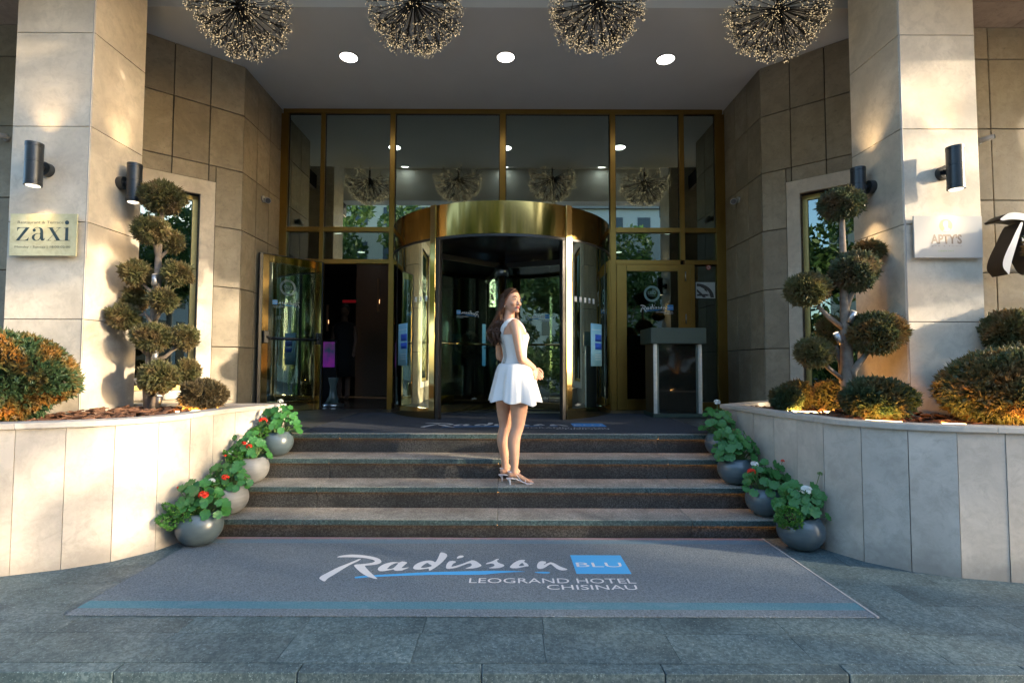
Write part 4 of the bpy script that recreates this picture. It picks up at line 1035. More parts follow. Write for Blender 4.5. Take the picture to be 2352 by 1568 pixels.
# stickers on the fixed pane
yy = YF-.0135
def film(name, polys, mat, u0, v0, u1, v1, lift=0):
    a = at_y(u0, v0, yy); b = at_y(u1, v1, yy)
    return outline(polys, name, mat, fac, lambda x, y, z=0: Vector((a.x+(b.x-a.x)*x, yy-lift, b.z+(a.z-b.z)*y)))
film('no_smoking_sign', [[(0,0),(1,0),(1,1),(0,1)]], GREYST, 1598, 648, 1643, 685)
DKF = plain('dark_film', (.03,.03,.028), .6)
arcp = [(.05+.88*math.cos(a), .04+.88*math.sin(a)) for a in np.linspace(0, math.pi/2*1.0, 20)]
arci = [(.05+.70*math.cos(a), .04+.70*math.sin(a)) for a in np.linspace(math.pi/2, 0, 20)]
film('no_smoking_symbol', [arcp+arci], DKF, 1598, 648, 1643, 685, .001)
film('no_smoking_symbol', [[(.06,.14),(.62,.14),(.62,.26),(.06,.26)], [(.65,.14),(.68,.14),(.68,.26),(.65,.26)], [(.71,.14),(.74,.14),(.74,.26),(.71,.26)]], DKF, 1598, 648, 1643, 685, .0015)
film('no_smoking_symbol', [[(.05,.58),(.05,.42),(.36,.05),(.53,.05)]], DKF, 1598, 648, 1643, 685, .002)
film('no_smoking_symbol', [smooth_poly([(.2,.74),(.42,.72),(.55,.55),(.62,.32),(.56,.42),(.46,.48),(.42,.6),(.30,.66)], 1)], DKF, 1598, 648, 1643, 685, .0012)
c = at_y(1627, 614, yy); cir = lambda q: [(q*math.cos(i*math.pi/16), q*math.sin(i*math.pi/16)) for i in range(32)]
REDF = plain('red_film', (.45,.08,.06), .6); mk = lambda l: (lambda x, y, z=0: Vector((c.x+x, yy-l, c.z+y)))
outline([cir(.034)], 'prohibition_sign', plain('pale_film', (.45,.36,.33), .6), fac, mk(0)); outline([cir(.036), cir(.028)], 'prohibition_ring', REDF, fac, mk(.001))
outline([[(-.024,.018),(-.018,.024),(.024,-.018),(.018,-.024)]], 'prohibition_bar', REDF, fac, mk(.0014))
outline([smooth_poly([(-.015,-.012),(.0,-.004),(.014,-.012),(.008,.004),(.014,.014),(.0,.01),(-.013,.013),(-.006,.002)], 1)], 'prohibition_symbol', DKF, fac, mk(.0008))
hd = MB(); hx = at_y(1612, 850, YF-.09).x
hd.tube([(hx, YF-.09, .98), (hx, YF-.09, 1.56)], .016, 10); hd.tube([(hx, YF-.09, 1.06), (hx, YF-.005, 1.06)], .008, 6); hd.tube([(hx, YF-.09, 1.48), (hx, YF-.005, 1.48)], .008, 6)
hd.build('pull_handle', plain('steel_tube', (.45,.47,.46), .25, 1), fac)

# ================================================================== podium
px0, px1, py = 1.845, 2.445, 6.36
po = thing('podium', ((px0+px1)/2, py+.2, L), 'green-black concierge podium with glossy front panel and steel edges', 'podium')
DG = plain('dark_green_lacquer', (.022,.045,.038), .45, sc=60); GLB = plain('gloss_black_panel', (.008,.010,.009), .07, sc=3, spec=.8, coat=.5)
MB().box((px0+.006, py+.03, L+.055), (px1-.006, py+.40, 1.598)).build('body', BLACKM, po)
MB().box((px0+.072, py+.018, L+.06), (px1-.072, py+.029, 1.592)).build('front_panel', GLB, po)
for x in (px0, px1-.042): MB().box((x, py, L+.054), (x+.042, py+.03, 1.598)).build('edge_post', plain('podium_steel%d' % (x > 2), (.55,.60,.60), .35, .6), po, bevel=.003)
for x in (px0+.045, px1-.068): MB().box((x, py+.012, L+.056), (x+.022, py+.031, 1.595)).build('glass_strip', plain('strip_teal%d' % (x > 2), (.16,.22,.21), .2, .5), po)
MB().box((px0-.015, py-.012, L+.0065), (px1+.015, py+.42, L+.053)).build('plinth', DG, po, bevel=.003)
MB().box((px0-.045, py-.05, 1.60), (px1+.04, py+.45, 1.795)).build('top_box', DG, po, bevel=.004)

# ================================================================== lobby things seen through the glass
def screen(u0, u1, v0, v1, Y, label, cols, kind):
    a = at_y(u0, v0, Y); b = at_y(u1, v1, Y)
    t = thing('display_screen', ((a.x+b.x)/2, Y, L), label, 'screen', 'lit screens in the lobby')
    m = D.materials.new('screen_picture'); m.use_nodes = True; n = m.node_tree; n.nodes.clear()
    tc = node(n, 'ShaderNodeTexCoord'); sp = node(n, 'ShaderNodeSeparateXYZ'); n.links.new(tc.outputs['Generated'], sp.inputs[0])
    if kind == 'poster': cl = ramp(n, sp.outputs[2], .0, 1, cols[0], cols[1])
    else: cl = mix(n, ramp(n, noise(n, tc.outputs['Generated'], 2.5, 3), .35, .65), ramp(n, sp.outputs[2], .1, .75, cols[0], cols[2]), cols[1])
    e = node(n, 'ShaderNodeEmission'); e.inputs[1].default_value = .16 if kind == 'poster' else .035; n.links.new(cl, e.inputs[0]); o = node(n, 'ShaderNodeOutputMaterial'); n.links.new(e.outputs[0], o.inputs[0])
    MB().box((a.x, Y, b.z), (b.x, Y+.01, a.z)).build('picture', m, t)
    MB().box((a.x-.03, Y+.011, L), (b.x+.03, Y+.06, a.z+.04)).build('cabinet', BLACKM, t)
    return t, a, b
for i, (u0, u1, Y, q) in enumerate(((1108, 1146, 9.6, 'behind the woman'),)):
    t, a, b = screen(u0, u1, 744, 840, Y, f'tall light blue poster screen in the lobby {q}', [(.05,.22,.42), (.22,.50,.72)], 'poster')
    w_ = b.x-a.x; h_ = a.z-b.z
    SB = emit_mat('screen_blue_%d' % i, (.01,.09,.75), .16); SL = emit_mat('screen_line_%d' % i, (.45,.65,.8), .17)
    MB().box((a.x+w_*.3, Y-.003, b.z+h_*.62), (b.x-.002, Y-.0005, b.z+h_*.76)).build('picture_block', SB, t)
    MB().box((a.x+w_*.3, Y-.003, b.z+h_*.48), (b.x-.002, Y-.0005, b.z+h_*.60)).build('picture_block', SB, t)
    for q_ in (.16, .20, .26, .84): MB().box((a.x+w_*.35, Y-.003, b.z+h_*q_), (b.x-w_*.12, Y-.0005, b.z+h_*(q_+.008))).build('picture_line', SL, t)
screen(736, 768, 785, 843, 8.6, 'dark kiosk screen with violet and teal glow behind the open doorway', [(.22,.03,.50), (.35,.05,.45), (.01,.10,.12)], 'video')
for i, (u, v0, v1, Y, q) in enumerate(((869, 640, 715, 9.4, 'right of the doorway gloom'), (752, 700, 760, 10.2, 'left in the doorway gloom'))):
    a = at_y(u, v0, Y); b = at_y(u, v1, Y)
    t = thing('light_bar', (a.x, Y, b.z), f'thin dim copper light bar {q}', 'wall light', 'lobby light bars')
    MB().box((a.x-.02, Y, b.z), (a.x+.02, Y+.03, a.z)).build('bar', plain('copper_bar_%d' % i, (.30,.17,.10), .4, .6), t)
    MB().box((a.x+.021, Y+.01, b.z+.15), (a.x+.026, Y+.02, b.z+.22)).build('glow', emit_mat('bar_glow_%d' % i, (1,.45,.2), .5), t)
a = at_y(805, 692, 11)
t = thing('exit_sign', a, 'small dim red lit sign high in the lobby', 'sign')
MB().box((a.x-.20, 11.0, a.z-.045), (a.x+.20, 11.05, a.z+.045)).build('casing', BLACKM, t)
MB().box((a.x-.17, 10.995, a.z-.03), (a.x+.17, 10.999, a.z+.03)).build('lit_panel', emit_mat('exit_red', (.8,.03,.04), .012), t)
def lobby_light(u, v, z, lb):
    p = at_z(u, v, z); t = thing('lobby_downlight', p, lb, 'ceiling light', 'lobby downlights')
    MB().lathe((p.x, p.y, z-.012), [(.085, 0), (.085, .012)], 18).build('rim', ALU, t)
    MB().lathe((p.x, p.y, z-.014), [(.07, 0), (.07, .0018)], 18).build('lens', emit_mat('lobby_lens', (1,.93,.85), 1.3, 'AUTO'), t)
for u, v, lb in ((775, 533, 'small lobby downlight high behind the transom above the open doorway'), (830, 578, 'small lobby downlight just above the open doorway head'), (1535, 534, 'small lobby downlight high behind the transom above the side door'), (1420, 578, 'small lobby downlight low beside the revolving door drum, right side')): lobby_light(u, v, 3.55, lb)
for x, y in ((-1.0, 10.3), (1.2, 10.3), (0, 9.2)): 
    t = thing('lobby_downlight', (x, y, 3.55), 'small round downlight deep in the lobby ceiling behind the revolving door', 'ceiling light', 'lobby downlights')
    MB().lathe((x, y, 3.536), [(.07, 0), (.07, .0138)], 18).build('lens', emit_mat('lobby_lens2', (1,.9,.78), 1.2, 'AUTO'), t)
# white flowers in the lobby
t = thing('flower_bouquet', (-.75, 10.6, 1.0), 'pale hydrangea bouquet on a dark stand in the lobby', 'bouquet')
MB().lathe((-.75, 10.6, 0), [(.16, L), (.10, L+.1), (.08, 1.25), (.14, 1.45)], 14).build('stand', BLACKM, t)
for i, (x, z, r) in enumerate(((-.9, 1.72, .13), (-.72, 1.85, .14), (-.58, 1.70, .12), (-.75, 1.6, .13))): foliage('blossoms', plain('pale_blossom_%d' % i, (.45,.42,.36), .8), (x, 10.6, z), r, 250, .05, .02, t, 300+i)
# barrier post at the doorway
a = at_z(757, 937, L)
t = thing('barrier_post', a, 'dark retractable barrier post foot just inside the doorway', 'barrier post')
MB().lathe((a.x-.07, a.y+.35, L), [(.17, .0), (.17, .035), (.12, .05)], 22).build('base', plain('post_steel', (.4,.42,.44), .3, 1), t)
MB().lathe((a.x-.07, a.y+.35, L), [(.12, .051), (.06, .16), (.045, .30), (.075, .42), (.075, .44)], 18).build('post', plain('post_green', (.06,.09,.085), .4), t)

# ================================================================== wall lamps
LAMPB = plain('lamp_black', (.02,.024,.028), .33, .2, spec=.6)
LENS = emit_mat('lamp_lens', (1,.80,.55), .6)
def wall_lamp(p, out, side, label):
    """p: plate centre on the wall; out: unit normal of the wall"""
    t = thing('wall_lamp', p, label, 'wall lamp', 'black up-and-down wall lamps')
    p = Vector(p); out = Vector(out); c = p+out*.13
    sharp(MB().tube([p, p+out*.05], .057, 20).build('mounting_plate', LAMPB, t))
    MB().tube([p+out*.0505, c-out*.05], .020, 12).build('arm', LAMPB, t)
    for z0, z1, r in ((-.172, -.145, .060), (-.143, .02, .0585), (.022, .143, .0585), (.145, .172, .060)):
        sharp(MB().lathe(c, [(r, z0), (r, z1)], 28).build('housing', LAMPB, t))
    for z, zz in ((-.1735, -1), (.1735, 1)):
        MB().lathe(c, [(.046, z-.001), (.046, z+.001)], 20).build('lens', LENS, t)
        li = D.lights.new('lamp_beam', 'SPOT'); li.energy = 3.0; li.color = (1, .70, .38); li.spot_size = R(95); li.spot_blend = .9; li.shadow_soft_size = .03
        lo = D.objects.new('lamp_beam', li); lo.location = c+Vector((0, 0, z+zz*.006)); lo.rotation_euler = (0 if zz < 0 else math.pi, 0, 0)
        C.objects.link(lo); lo.parent = t; lo.matrix_parent_inverse = Matrix.Translation(-p)
    return t
wall_lamp(at_y(111, 392, 4.16), (0,-1,0), -1, 'black cylinder lamp on the front of the pillar above the yellow-green restaurant plate')
wall_lamp(at_x(275, 421, -3.435), (1,0,0), -1, 'black cylinder lamp on the inner side of the pillar beside the round tree top')
wall_lamp(at_y(2162.5, 400, 4.16), (0,-1,0), 1, 'black cylinder lamp above the pale bar sign with long shadow')
wall_lamp(at_x(2005, 430, 3.275), (-1,0,0), 1, 'black cylinder lamp on the shaded inner side of the right-hand pillar')

# ================================================================== security cameras
CW = plain('camera_white', (.38,.38,.37), .4)
def dome_cam(p, out, label):
    t = thing('security_camera', p, label, 'security camera', 'small security cameras'); p = Vector(p); out = Vector(out)
    MB().tube([p, p+out*.02], .045, 16).build('base', CW, t)
    MB().tube([p+out*.02, p+out*.05-Vector((0,0,.01))], .018, 10).build('arm', CW, t)
    d = (out*.5+Vector((0,-.8,-.35))).normalized(); c = p+out*.07-Vector((0,0,.02))
    MB().tube([c-d*.05, c+d*.04], .042, 16).build('body', CW, t); MB().tube([c+d*.0405, c+d*.05], .034, 16).build('lens', BLACKM, t)
dome_cam(at_x(603, 457, -3.31), (1,0,0), 'little round security camera on the wall left of the facade glass')
dome_cam(at_x(1697, 459, 3.225), (-1,0,0), 'little round security camera on the wall right of the facade glass')
def bullet(p, d, label):
    t = thing('security_camera', p, label, 'security camera', 'small security cameras'); p = Vector(p); d = Vector(d).normalized()
    MB().tube([p+Vector((0,.0,0)), p+Vector((0,-.02,0))], .03, 14).build('base', CW, t)
    c = p+Vector((0,-.07,0)); MB().tube([p+Vector((0,-.02,0)), c], .018, 8).build('arm', CW, t)
    MB().tube([c-d*.05, c+d*.07], .026, 14).build('body', CW, t); MB().tube([c+d*.071, c+d*.078], .022, 14).build('lens', BLACKM, t)
bullet(at_y(17, 319, 5.1), (-.8,-.5,-.05), 'bullet security camera peeping out left of the pillar with the restaurant plate')
bullet(at_y(2246, 327, 5.1), (.8,-.5,.15), 'bullet security camera peeping out from behind the bar-sign pillar')

# ================================================================== signs
ys = 4.118
def zf(x, y): return ((x/7.84+20)/1.63265, (y/7.84+780)/1.63265)
zs_ = thing('restaurant_sign', at_y(*zf(1100, 800), 4.15), 'pale yellow-green restaurant plate with big dark lowercase lettering on the pillar', 'sign')
SGM = stone_mat('worn_sign_plate', (.50,.47,.27), (.56,.55,.36), pits=.9, rough=.35, var=0)
P4 = [at_y(*zf(*q), ys) for q in ((150,165),(2110,165),(2075,1405),(105,1380))]
x0, x1 = (P4[0].x+P4[3].x)/2, (P4[1].x+P4[2].x)/2; z1_, z0_ = P4[0].z, P4[2].z
MB().box((x0, ys, z0_), (x1, ys+.012, z1_)).build('plate', SGM, zs_, bevel=.001)
for x in (x0+.04, x1-.04):
    for z in (z0_+.04, z1_-.04): MB().tube([(x, ys+.0125, z), (x, 4.166, z)], .008, 8).build('standoff', ALU, zs_)
INK = plain('dark_teal_ink', (.012,.035,.045), .5); INKL = plain('grey_ink', (.06,.06,.04), .5)
fz = lambda x, y, z=0: (lambda p: Vector((p.x, ys-.0008, p.z)))(at_y(*zf(x, y), ys))
cirz = lambda cx, cy, r, n=28: [(cx+r*math.cos(2*math.pi*i/n), cy+r*math.sin(2*math.pi*i/n)) for i in range(n)]
outline([[(355,572),(720,572),(410,945),(560,945),(640,915),(690,850),(672,960),(305,960),(600,585),(450,585),(390,610),(350,690)]], 'lettering', INK, zs_, fz)
outline([smooth_poly([(805,655),(830,610),(885,575),(960,563),(1040,572),(1095,612),(1118,680),(1118,880),(1130,915),(1150,905),(1168,865),(1165,910),(1135,955),(1080,968),(1040,940),(1028,900),(990,945),(920,968),(850,962),(795,920),(775,860),(800,800),(870,760),(960,745),(1030,742),(1030,680),(1015,610),(970,575),(900,582),(850,615),(830,640)], 1), smooth_poly([(1030,752),(950,758),(885,785),(855,845),(860,905),(895,945),(940,950),(990,915),(1018,860)], 1)], 'lettering', INK, zs_, fz)
outline([cirz(853, 655, 46)], 'lettering', INK, zs_, lambda x, y, z=0: fz(x, y)+Vector((0,-.0004,0)))
outline([[(1240,572),(1430,572),(1430,580),(1390,588),(1610,945),(1690,952),(1690,962),(1430,962),(1430,952),(1500,945),(1290,590),(1240,582)]], 'lettering', INK, zs_, fz)
outline([[(1590,590),(1500,580),(1500,572),(1655,572),(1655,580),(1605,590),(1270,945),(1350,952),(1350,962),(1210,962),(1210,953),(1250,945)]], 'lettering', INK, zs_, lambda x, y, z=0: fz(x, y)+Vector((0,-.0004,0)))
outline([[(1720,588),(1860,570),(1845,940),(1905,952),(1905,962),(1700,962),(1700,952),(1755,940),(1770,600),(1720,597)]], 'lettering', INK, zs_, fz)
outline([cirz(1817, 430, 62)], 'lettering', INK, zs_, fz)
def ztext(s, xa, xb, yb, yt):
    a, b, c = fz(xa, yb), fz(xb, yb), fz(xa, yt); text_bm(s, INKL, zs_, a, (1,0,0), (0,0,1), c.z-a.z, width=b.x-a.x)
ztext('Restaurant & Terrace', 365, 1712, 458, 372); ztext('Monday - Sunday | 18:00-02:00', 275, 1908, 1170, 1105)

def af(x, y): return ((x/7.127+3400)/1.63265, (y/7.127+780)/1.63265)
as_ = thing('bar_sign', at_y(*af(1100, 780), 4.15), 'pale grey bar plate with green round portrait on the pillar', 'sign')
P4 = [at_y(*af(*q), ys) for q in ((185,208),(2000,208),(2045,1332),(215,1330))]
x0, x1 = (P4[0].x+P4[3].x)/2, (P4[1].x+P4[2].x)/2; z1_, z0_ = P4[0].z, P4[2].z
MB().box((x0, ys, z0_), (x1, ys+.012, z1_)).build('plate', plain('pale_plate', (.40,.395,.375), .3, sc=4, var=.04), as_, bevel=.001)
for x in (x0+.04, x1-.04):
    for z in (z0_+.04, z1_-.04): MB().tube([(x, ys+.0125, z), (x, 4.166, z)], .008, 8).build('standoff', ALU, as_)
fa = lambda l: (lambda x, y, z=0: (lambda p: Vector((p.x, ys-l, p.z)))(at_y(*af(x, y), ys)))
GRN = plain('sage_print', (.22,.33,.15), .5); GRNL = plain('sage_line', (.30,.38,.27), .5); TAN = plain('taupe_print', (.20,.165,.13), .5); PALE = plain('pale_print', (.46,.44,.41), .5)
outline([cirz(1042, 470, 172, 40)], 'emblem', GRN, as_, fa(.0006)); outline([cirz(1042, 470, 180, 40), cirz(1042, 470, 172, 40)], 'emblem_ring', GRNL, as_, fa(.0006))
outline([smooth_poly([(975,370),(1010,345),(1070,345),(1098,370),(1105,440),(1095,520),(1120,540),(1175,560),(1140,610),(1080,638),(1000,638),(950,605),(1005,580),(1012,530),(980,490),(968,430)], 1)], 'emblem_portrait', PALE, as_, fa(.0012))
outline([smooth_poly([(970,380),(985,350),(1050,335),(1090,345),(1102,380),(1080,362),(1010,362)], 1)], 'emblem_line', GRNL, as_, fa(.0016))
for q in ([(1000,425),(1030,420),(1030,427),(1000,432)], [(1060,425),(1090,428),(1090,435),(1060,432)], [(1040,430),(1046,430),(1052,470),(1035,476),(1035,470),(1043,466)], [(1025,505),(1065,503),(1065,510),(1025,512)], [(1018,580),(1026,580),(1026,636),(1018,636)]):
    outline([q], 'emblem_line', GRNL, as_, fa(.0017))
def atext(s, xa, xb, yb, yt, m, bold=0):
    a, b, c = fa(.0008)(xa, yb), fa(.0008)(xb, yb), fa(.0008)(xa, yt); text_bm(s, m, as_, a, (1,0,0), (0,0,1), c.z-a.z, width=b.x-a.x, bold=bold)
atext("APTY'S", 645, 1478, 945, 702, TAN, .035); atext('B A R   &   F O O D', 670, 1480, 1028, 1003, TAN); atext('OPEN 24/7', 845, 1265, 1165, 1128, GRN); atext('HOTEL LOBBY', 830, 1300, 1248, 1210, plain('grey_print', (.42,.42,.40), .5))

# big raised letter on the outer wall, running out of the frame
rl = thing('sign_letter', (5.1, 4.9, 2.1), 'big white-faced raised letter R running out of the frame on the outer wall', 'sign letter')
yl = 4.80
def lf(x, y): return ((x/5.6+3680)/1.63265, (y/5.6+780)/1.63265)
RFACE = [[smooth_poly([(400,235),(420,212),(520,135),(600,98),(700,86),(850,100),(1000,150),(1120,260),(1150,400),(1090,520),(980,600),(880,640),(855,640),(860,600),(960,550),(1030,470),(1050,390),(1010,300),(930,262),(800,240),(650,232),(560,240),(470,262),(420,255)], 2)],
         [smooth_poly([(840,300),(862,290),(880,310),(878,350),(820,540),(740,800),(660,1060),(610,1280),(600,1380),(578,1398),(545,1345),(470,1270),(453,1170),(480,1050),(540,900),(620,740),(720,520),(790,380)], 2)],
         [smooth_poly([(860,640),(900,620),(960,720),(1060,960),(1180,1200),(1290,1330),(1240,1360),(1120,1290),(1010,1100),(910,850),(868,700)], 2)]]
WF = plain('letter_face', (.72,.74,.76), .3, sc=4, var=.03); LS = plain('letter_side', (.035,.03,.027), .4)
for loops in RFACE:
    p3 = [[(lambda p: (p.x, p.z))(at_y(*lf(*q), yl)) for q in P] for P in loops]
    outline(p3, 'letter_side', LS, rl, lambda x, y, z=0: Vector((x, yl+.085-z, y)), depth=.08)
    outline(p3, 'letter_face', WF, rl, lambda x, y, z=0: Vector((x, yl+.003, y)))
for z in (2.62, 2.02): MB().box((5.0, 4.886, z), (5.9, 4.91, z+.03)).build('mounting_rail', ALU, rl)
for x in (5.15, 5.7): MB().tube([(x, 4.905, 2.3), (x, 5.10, 2.3)], .012, 8).build('bracket', ALU, rl); MB().box((x-.012, 4.911, 2.02), (x+.012, 4.925, 2.65)).build('mounting_rail', ALU, rl)

# ================================================================== ceiling lights
DLT = emit_mat('downlight_glow', (1,.96,.88), 2.0, 'AUTO')
proto = None
for (x, y, z, lb) in ([(p.x, p.y, CEILZ, q) for p, q in ((at_z(801,131,CEILZ), 'left one of the three round ceiling lights before the facade'), (at_z(1161.5,131,CEILZ), 'middle one of the three round ceiling lights before the facade'), (at_z(1529,136,CEILZ), 'right one of the three round ceiling lights before the facade'))]
                      + [(-2.3, 3.40, 5.85, ''), (-.02, 3.40, 5.85, ''), (2.2, 3.40, 5.85, '')]):
    lb = lb or 'round ceiling light in the raised bay, reflected in the facade glass'
    if proto is None:
        proto = thing('ceiling_light', (x, y, z), lb, 'ceiling light', 'round recessed ceiling lights')
        for nm, prof, mt_ in (('trim_ring', [(.128, -.006), (.118, -.012), (.104, -.010), (.104, -.001), (.128, -.001)], plain('light_trim', (.55,.53,.48), .4)), ('diffuser', [(.103, -.008), (.103, -.002)], DLT)):
            o = D.objects.new(nm, MB().lathe((0,0,0), prof, 36, closed=(nm == 'diffuser')).mesh(nm, mt_)); C.objects.link(o); o.parent = proto
    else:
        c = proto.copy(); C.objects.link(c); c.location = (x, y, z); c['label'] = lb
        for ch in proto.children:
            k = ch.copy(); C.objects.link(k); k.parent = c

# ================================================================== dandelion chandeliers
BULB = emit_mat('fairy_bulb', (1,.74,.40), .36)
WIRE = plain('chandelier_wire', (.004,.0037,.0033), .6)
def chandelier_parts(seed):
    rg = np.random.RandomState(seed); br = MB(); vb = []; fb = []
    n = 84
    for i in range(n):
        ph = math.acos(1-2*((i+.5)/n)*.61)      # from straight down
        th = i*2.39996+rg.uniform(-.2, .2)
        d = Vector((math.sin(ph)*math.cos(th), math.sin(ph)*math.sin(th), -math.cos(ph)))
        if d.z > .12 and rg.rand() < .45: continue
        ln = rg.uniform(.325, .405); e = d*ln
        br.tube([d*.03, e], [.0048, .0035], 4, False, False)
        for k in range(rg.randint(5, 9)):
            q = (d+Vector(rg.normal(size=3))*.55).normalized(); m_ = e+q*rg.uniform(.05, .09)
            br.tube([e-d*rg.uniform(0, .05), m_], .0022, 3, False, False)
            for h in range(3):
                q2 = (q+Vector(rg.normal(size=3))*.6).normalized(); z = m_+q2*rg.uniform(.03, .065)
                br.tube([m_, z], .0016, 3, False, False)
                s = .0032*rg.uniform(.6, 1.15); k0 = len(vb)
                vb += [z+Vector(o)*s for o in ((1,0,0),(-1,0,0),(0,1,0),(0,-1,0),(0,0,1),(0,0,-1))]
                fb += [(k0+a, k0+b, k0+c) for a, b, c in ((0,2,4),(2,1,4),(1,3,4),(3,0,4),(2,0,5),(1,2,5),(3,1,5),(0,3,5))]
    bm_ = MB(); bm_.add(vb, fb)
    return br.mesh('branches', WIRE), bm_.mesh('bulbs', BULB)
hubs = [((552, 12), 4.95), ((951, 4), 4.93), ((1372, 4), 4.93), ((1787, 20), 4.93)]
cms = [chandelier_parts(k) for k in range(2)]
for i, ((u, v), z) in enumerate(hubs):
    p = at_y(u, v, 4.98)
    q = ['first', 'second', 'third', 'fourth'][i]
    t = thing('dandelion_chandelier', p, f'{q} glowing dandelion chandelier from the left, hanging under the canopy', 'chandelier', 'dandelion chandeliers')
    t.rotation_euler.z = i*1.3
    for nm, me in (('branches', cms[i % 2][0]), ('bulbs', cms[i % 2][1])):
        o = D.objects.new(nm, me); C.objects.link(o); o.parent = t; o['kind'] = 'stuff'
        if nm == 'bulbs': o['kind'] = 'stuff'
    for nm, mb in (('hub', MB().ball((0,0,0), (.045,.045,.06), 12, 8)), ('stem', MB().tube([(0,0,.04), (0,0,.20)], .016, 10)), ('rod', MB().tube([(0,0,.2), (0,0,5.85-p.z)], .006, 6))):
        o = D.objects.new(nm, mb.mesh(nm, WIRE)); C.objects.link(o); o.parent = t

# ================================================================== the woman on the steps
PX, PY, PZ = .071, 4.44, .3225
def m(x, y, dy=0.0):          # figure coordinates taken from her silhouette, scaled to her real height
    return Vector((PX+(x-440)*.0011825, PY+dy, PZ+(1495-y)*.0011825))
person = thing('person', (PX, PY, PZ), 'woman in short white sleeveless dress and white heeled sandals looking back over her shoulder', 'person')
def skin_mat(name, c, sss=True):
    mt_, t, b = principled(name, c, .48, 0, .4)
    vec, _ = coords(t, 0); t.links.new(mix(t, ramp(t, noise(t, vec, 14, 3), .35, .7), c, (c[0]*.93, c[1]*.86, c[2]*.82)), b.inputs['Base Color'])
    b.inputs['Subsurface Weight'].default_value = .12; b.inputs['Subsurface Radius'].default_value = (.02, .008, .004)
    return mt_
SKIN = skin_mat('skin', (.58, .33, .215))
FD = Vector((.86, .51, 0)).normalized()            # body faces right and away
SDV = Vector((FD.y, -FD.x, 0))                      # her right hand side, towards the camera
def ring(c, a, b, n=28, f=FD, s=SDV, k=1.0, tilt=0):
    out = []
    for i in range(n):
        an = 2*math.pi*i/n; ca, sa = math.cos(an), math.sin(an)
        ca = math.copysign(abs(ca)**k, ca); sa = math.copysign(abs(sa)**k, sa)
        out.append(c+s*(a*ca)+f*(b*sa)+Vector((0, 0, tilt*b*sa)))
    return out
def sm_path(P, rr, it=2):
    P = [Vector(p) for p in P]; rr = list(rr)
    for _ in range(it):
        Q, q = [P[0]], [rr[0]]
        for i in range(len(P)-1):
            Q += [P[i]*.75+P[i+1]*.25, P[i]*.25+P[i+1]*.75]; q += [rr[i]*.75+rr[i+1]*.25, rr[i]*.25+rr[i+1]*.75]
        Q.append(P[-1]); q.append(rr[-1]); P, rr = Q, q
    return P, rr
body = MB()
# torso
T_ = [(308,402,.050,.050),(322,405,.085,.055),(340,410,.140,.066),(365,418,.158,.082),(400,428,.152,.095),(440,440,.142,.102),(500,447,.126,.090),(580,452,.110,.080),(650,446,.138,.100),(720,438,.160,.116),(790,436,.160,.115),(830,436,.13,.10)]
body.rings([ring(m(x, y), a, b, 28, k=.92) for y, x, a, b in T_])
for q in (-1, 1): body.ball(m(446, 440)+SDV*q*.06+FD*.060, (.046, .045, .05), 14, 10)
for q in (-1, 1): body.ball(m(436, 742)+SDV*q*.06-FD*.04, (.075, .075, .08), 14, 10)
def limb(P, rr, n=16):
    P, rr = sm_path(P, rr); body.tube(P, rr, n); body.ball(P[0], rr[0], 12, 8); body.ball(P[-1], rr[-1]*.98, 12, 8)
hx = SDV*.078
# legs (near = her right)
limb([m(478,770,-.07), m(481,915,-.075), m(480,1000,-.075), m(464,1090,-.075)+FD*.01, m(455,1130,-.072), m(452,1195,-.068)-FD*.014, m(453,1290,-.066)-FD*.004, m(449,1375,-.064), m(447,1405,-.064)], [.088,.080,.066,.053,.052,.055,.042,.032,.033], 18)
limb([m(398,770,.07), m(378,915,.072), m(376,1000,.072), m(378,1090,.070)+FD*.01, m(374,1130,.070), m(370,1190,.070)-FD*.012, m(377,1290,.072), m(383,1375,.074), m(384,1402,.074)], [.088,.078,.064,.052,.050,.053,.040,.031,.032], 18)
FT = Vector((.93, .36, 0)).normalized()
def foot(hx_, dy, s=1):
    h = m(hx_, 1420, dy); zg = PZ
    heel = Vector((h.x, h.y, zg+.092)); anklep = Vector((h.x, h.y, zg+.125))+FT*.015
    P = [heel-FT*.008, heel+FT*.03, heel+FT*.075+Vector((0,0,-.022)), heel+FT*.125+Vector((0,0,-.058)), heel+FT*.155+Vector((0,0,-.070)), heel+FT*.178+Vector((0,0,-.073))]
    P2, r2_ = sm_path(P, [.030,.031,.029,.026,.022,.014], 2); sd_ = Vector((FT.y, -FT.x, 0))
    rr = []
    for i, (p, r) in enumerate(zip(P2, r2_)):
        q = i/(len(P2)-1); wv = r*(1.0+.35*q)
        rr.append([p+sd_*(wv*math.cos(a))+Vector((0,0,1))*(r*.9*math.sin(a)) for a in np.linspace(0, 2*math.pi, 16, endpoint=False)])
    body.rings(rr)
    body.tube([anklep+Vector((0,0,.02)), heel+FT*.07+Vector((0,0,.002))], [.031,.024], 12); body.ball(heel, (.031,.031,.030), 12, 8)
    # toes
    for k in range(5):
        o = heel+FT*(.172-.006*abs(k-1.2))+Vector((0,0,-.076))+sd_*(.024-.0115*k)*s
        body.tube([o-FT*.012, o+FT*.014, o+FT*.026-Vector((0,0,.004))], [.0085,.0085,.006] if k else [.011,.0115,.008], 8); body.ball(o+FT*.026-Vector((0,0,.004)), .0065 if k else .0085, 8, 6)
    return heel
HN = foot(425, -.064); HF = foot(368, .074)
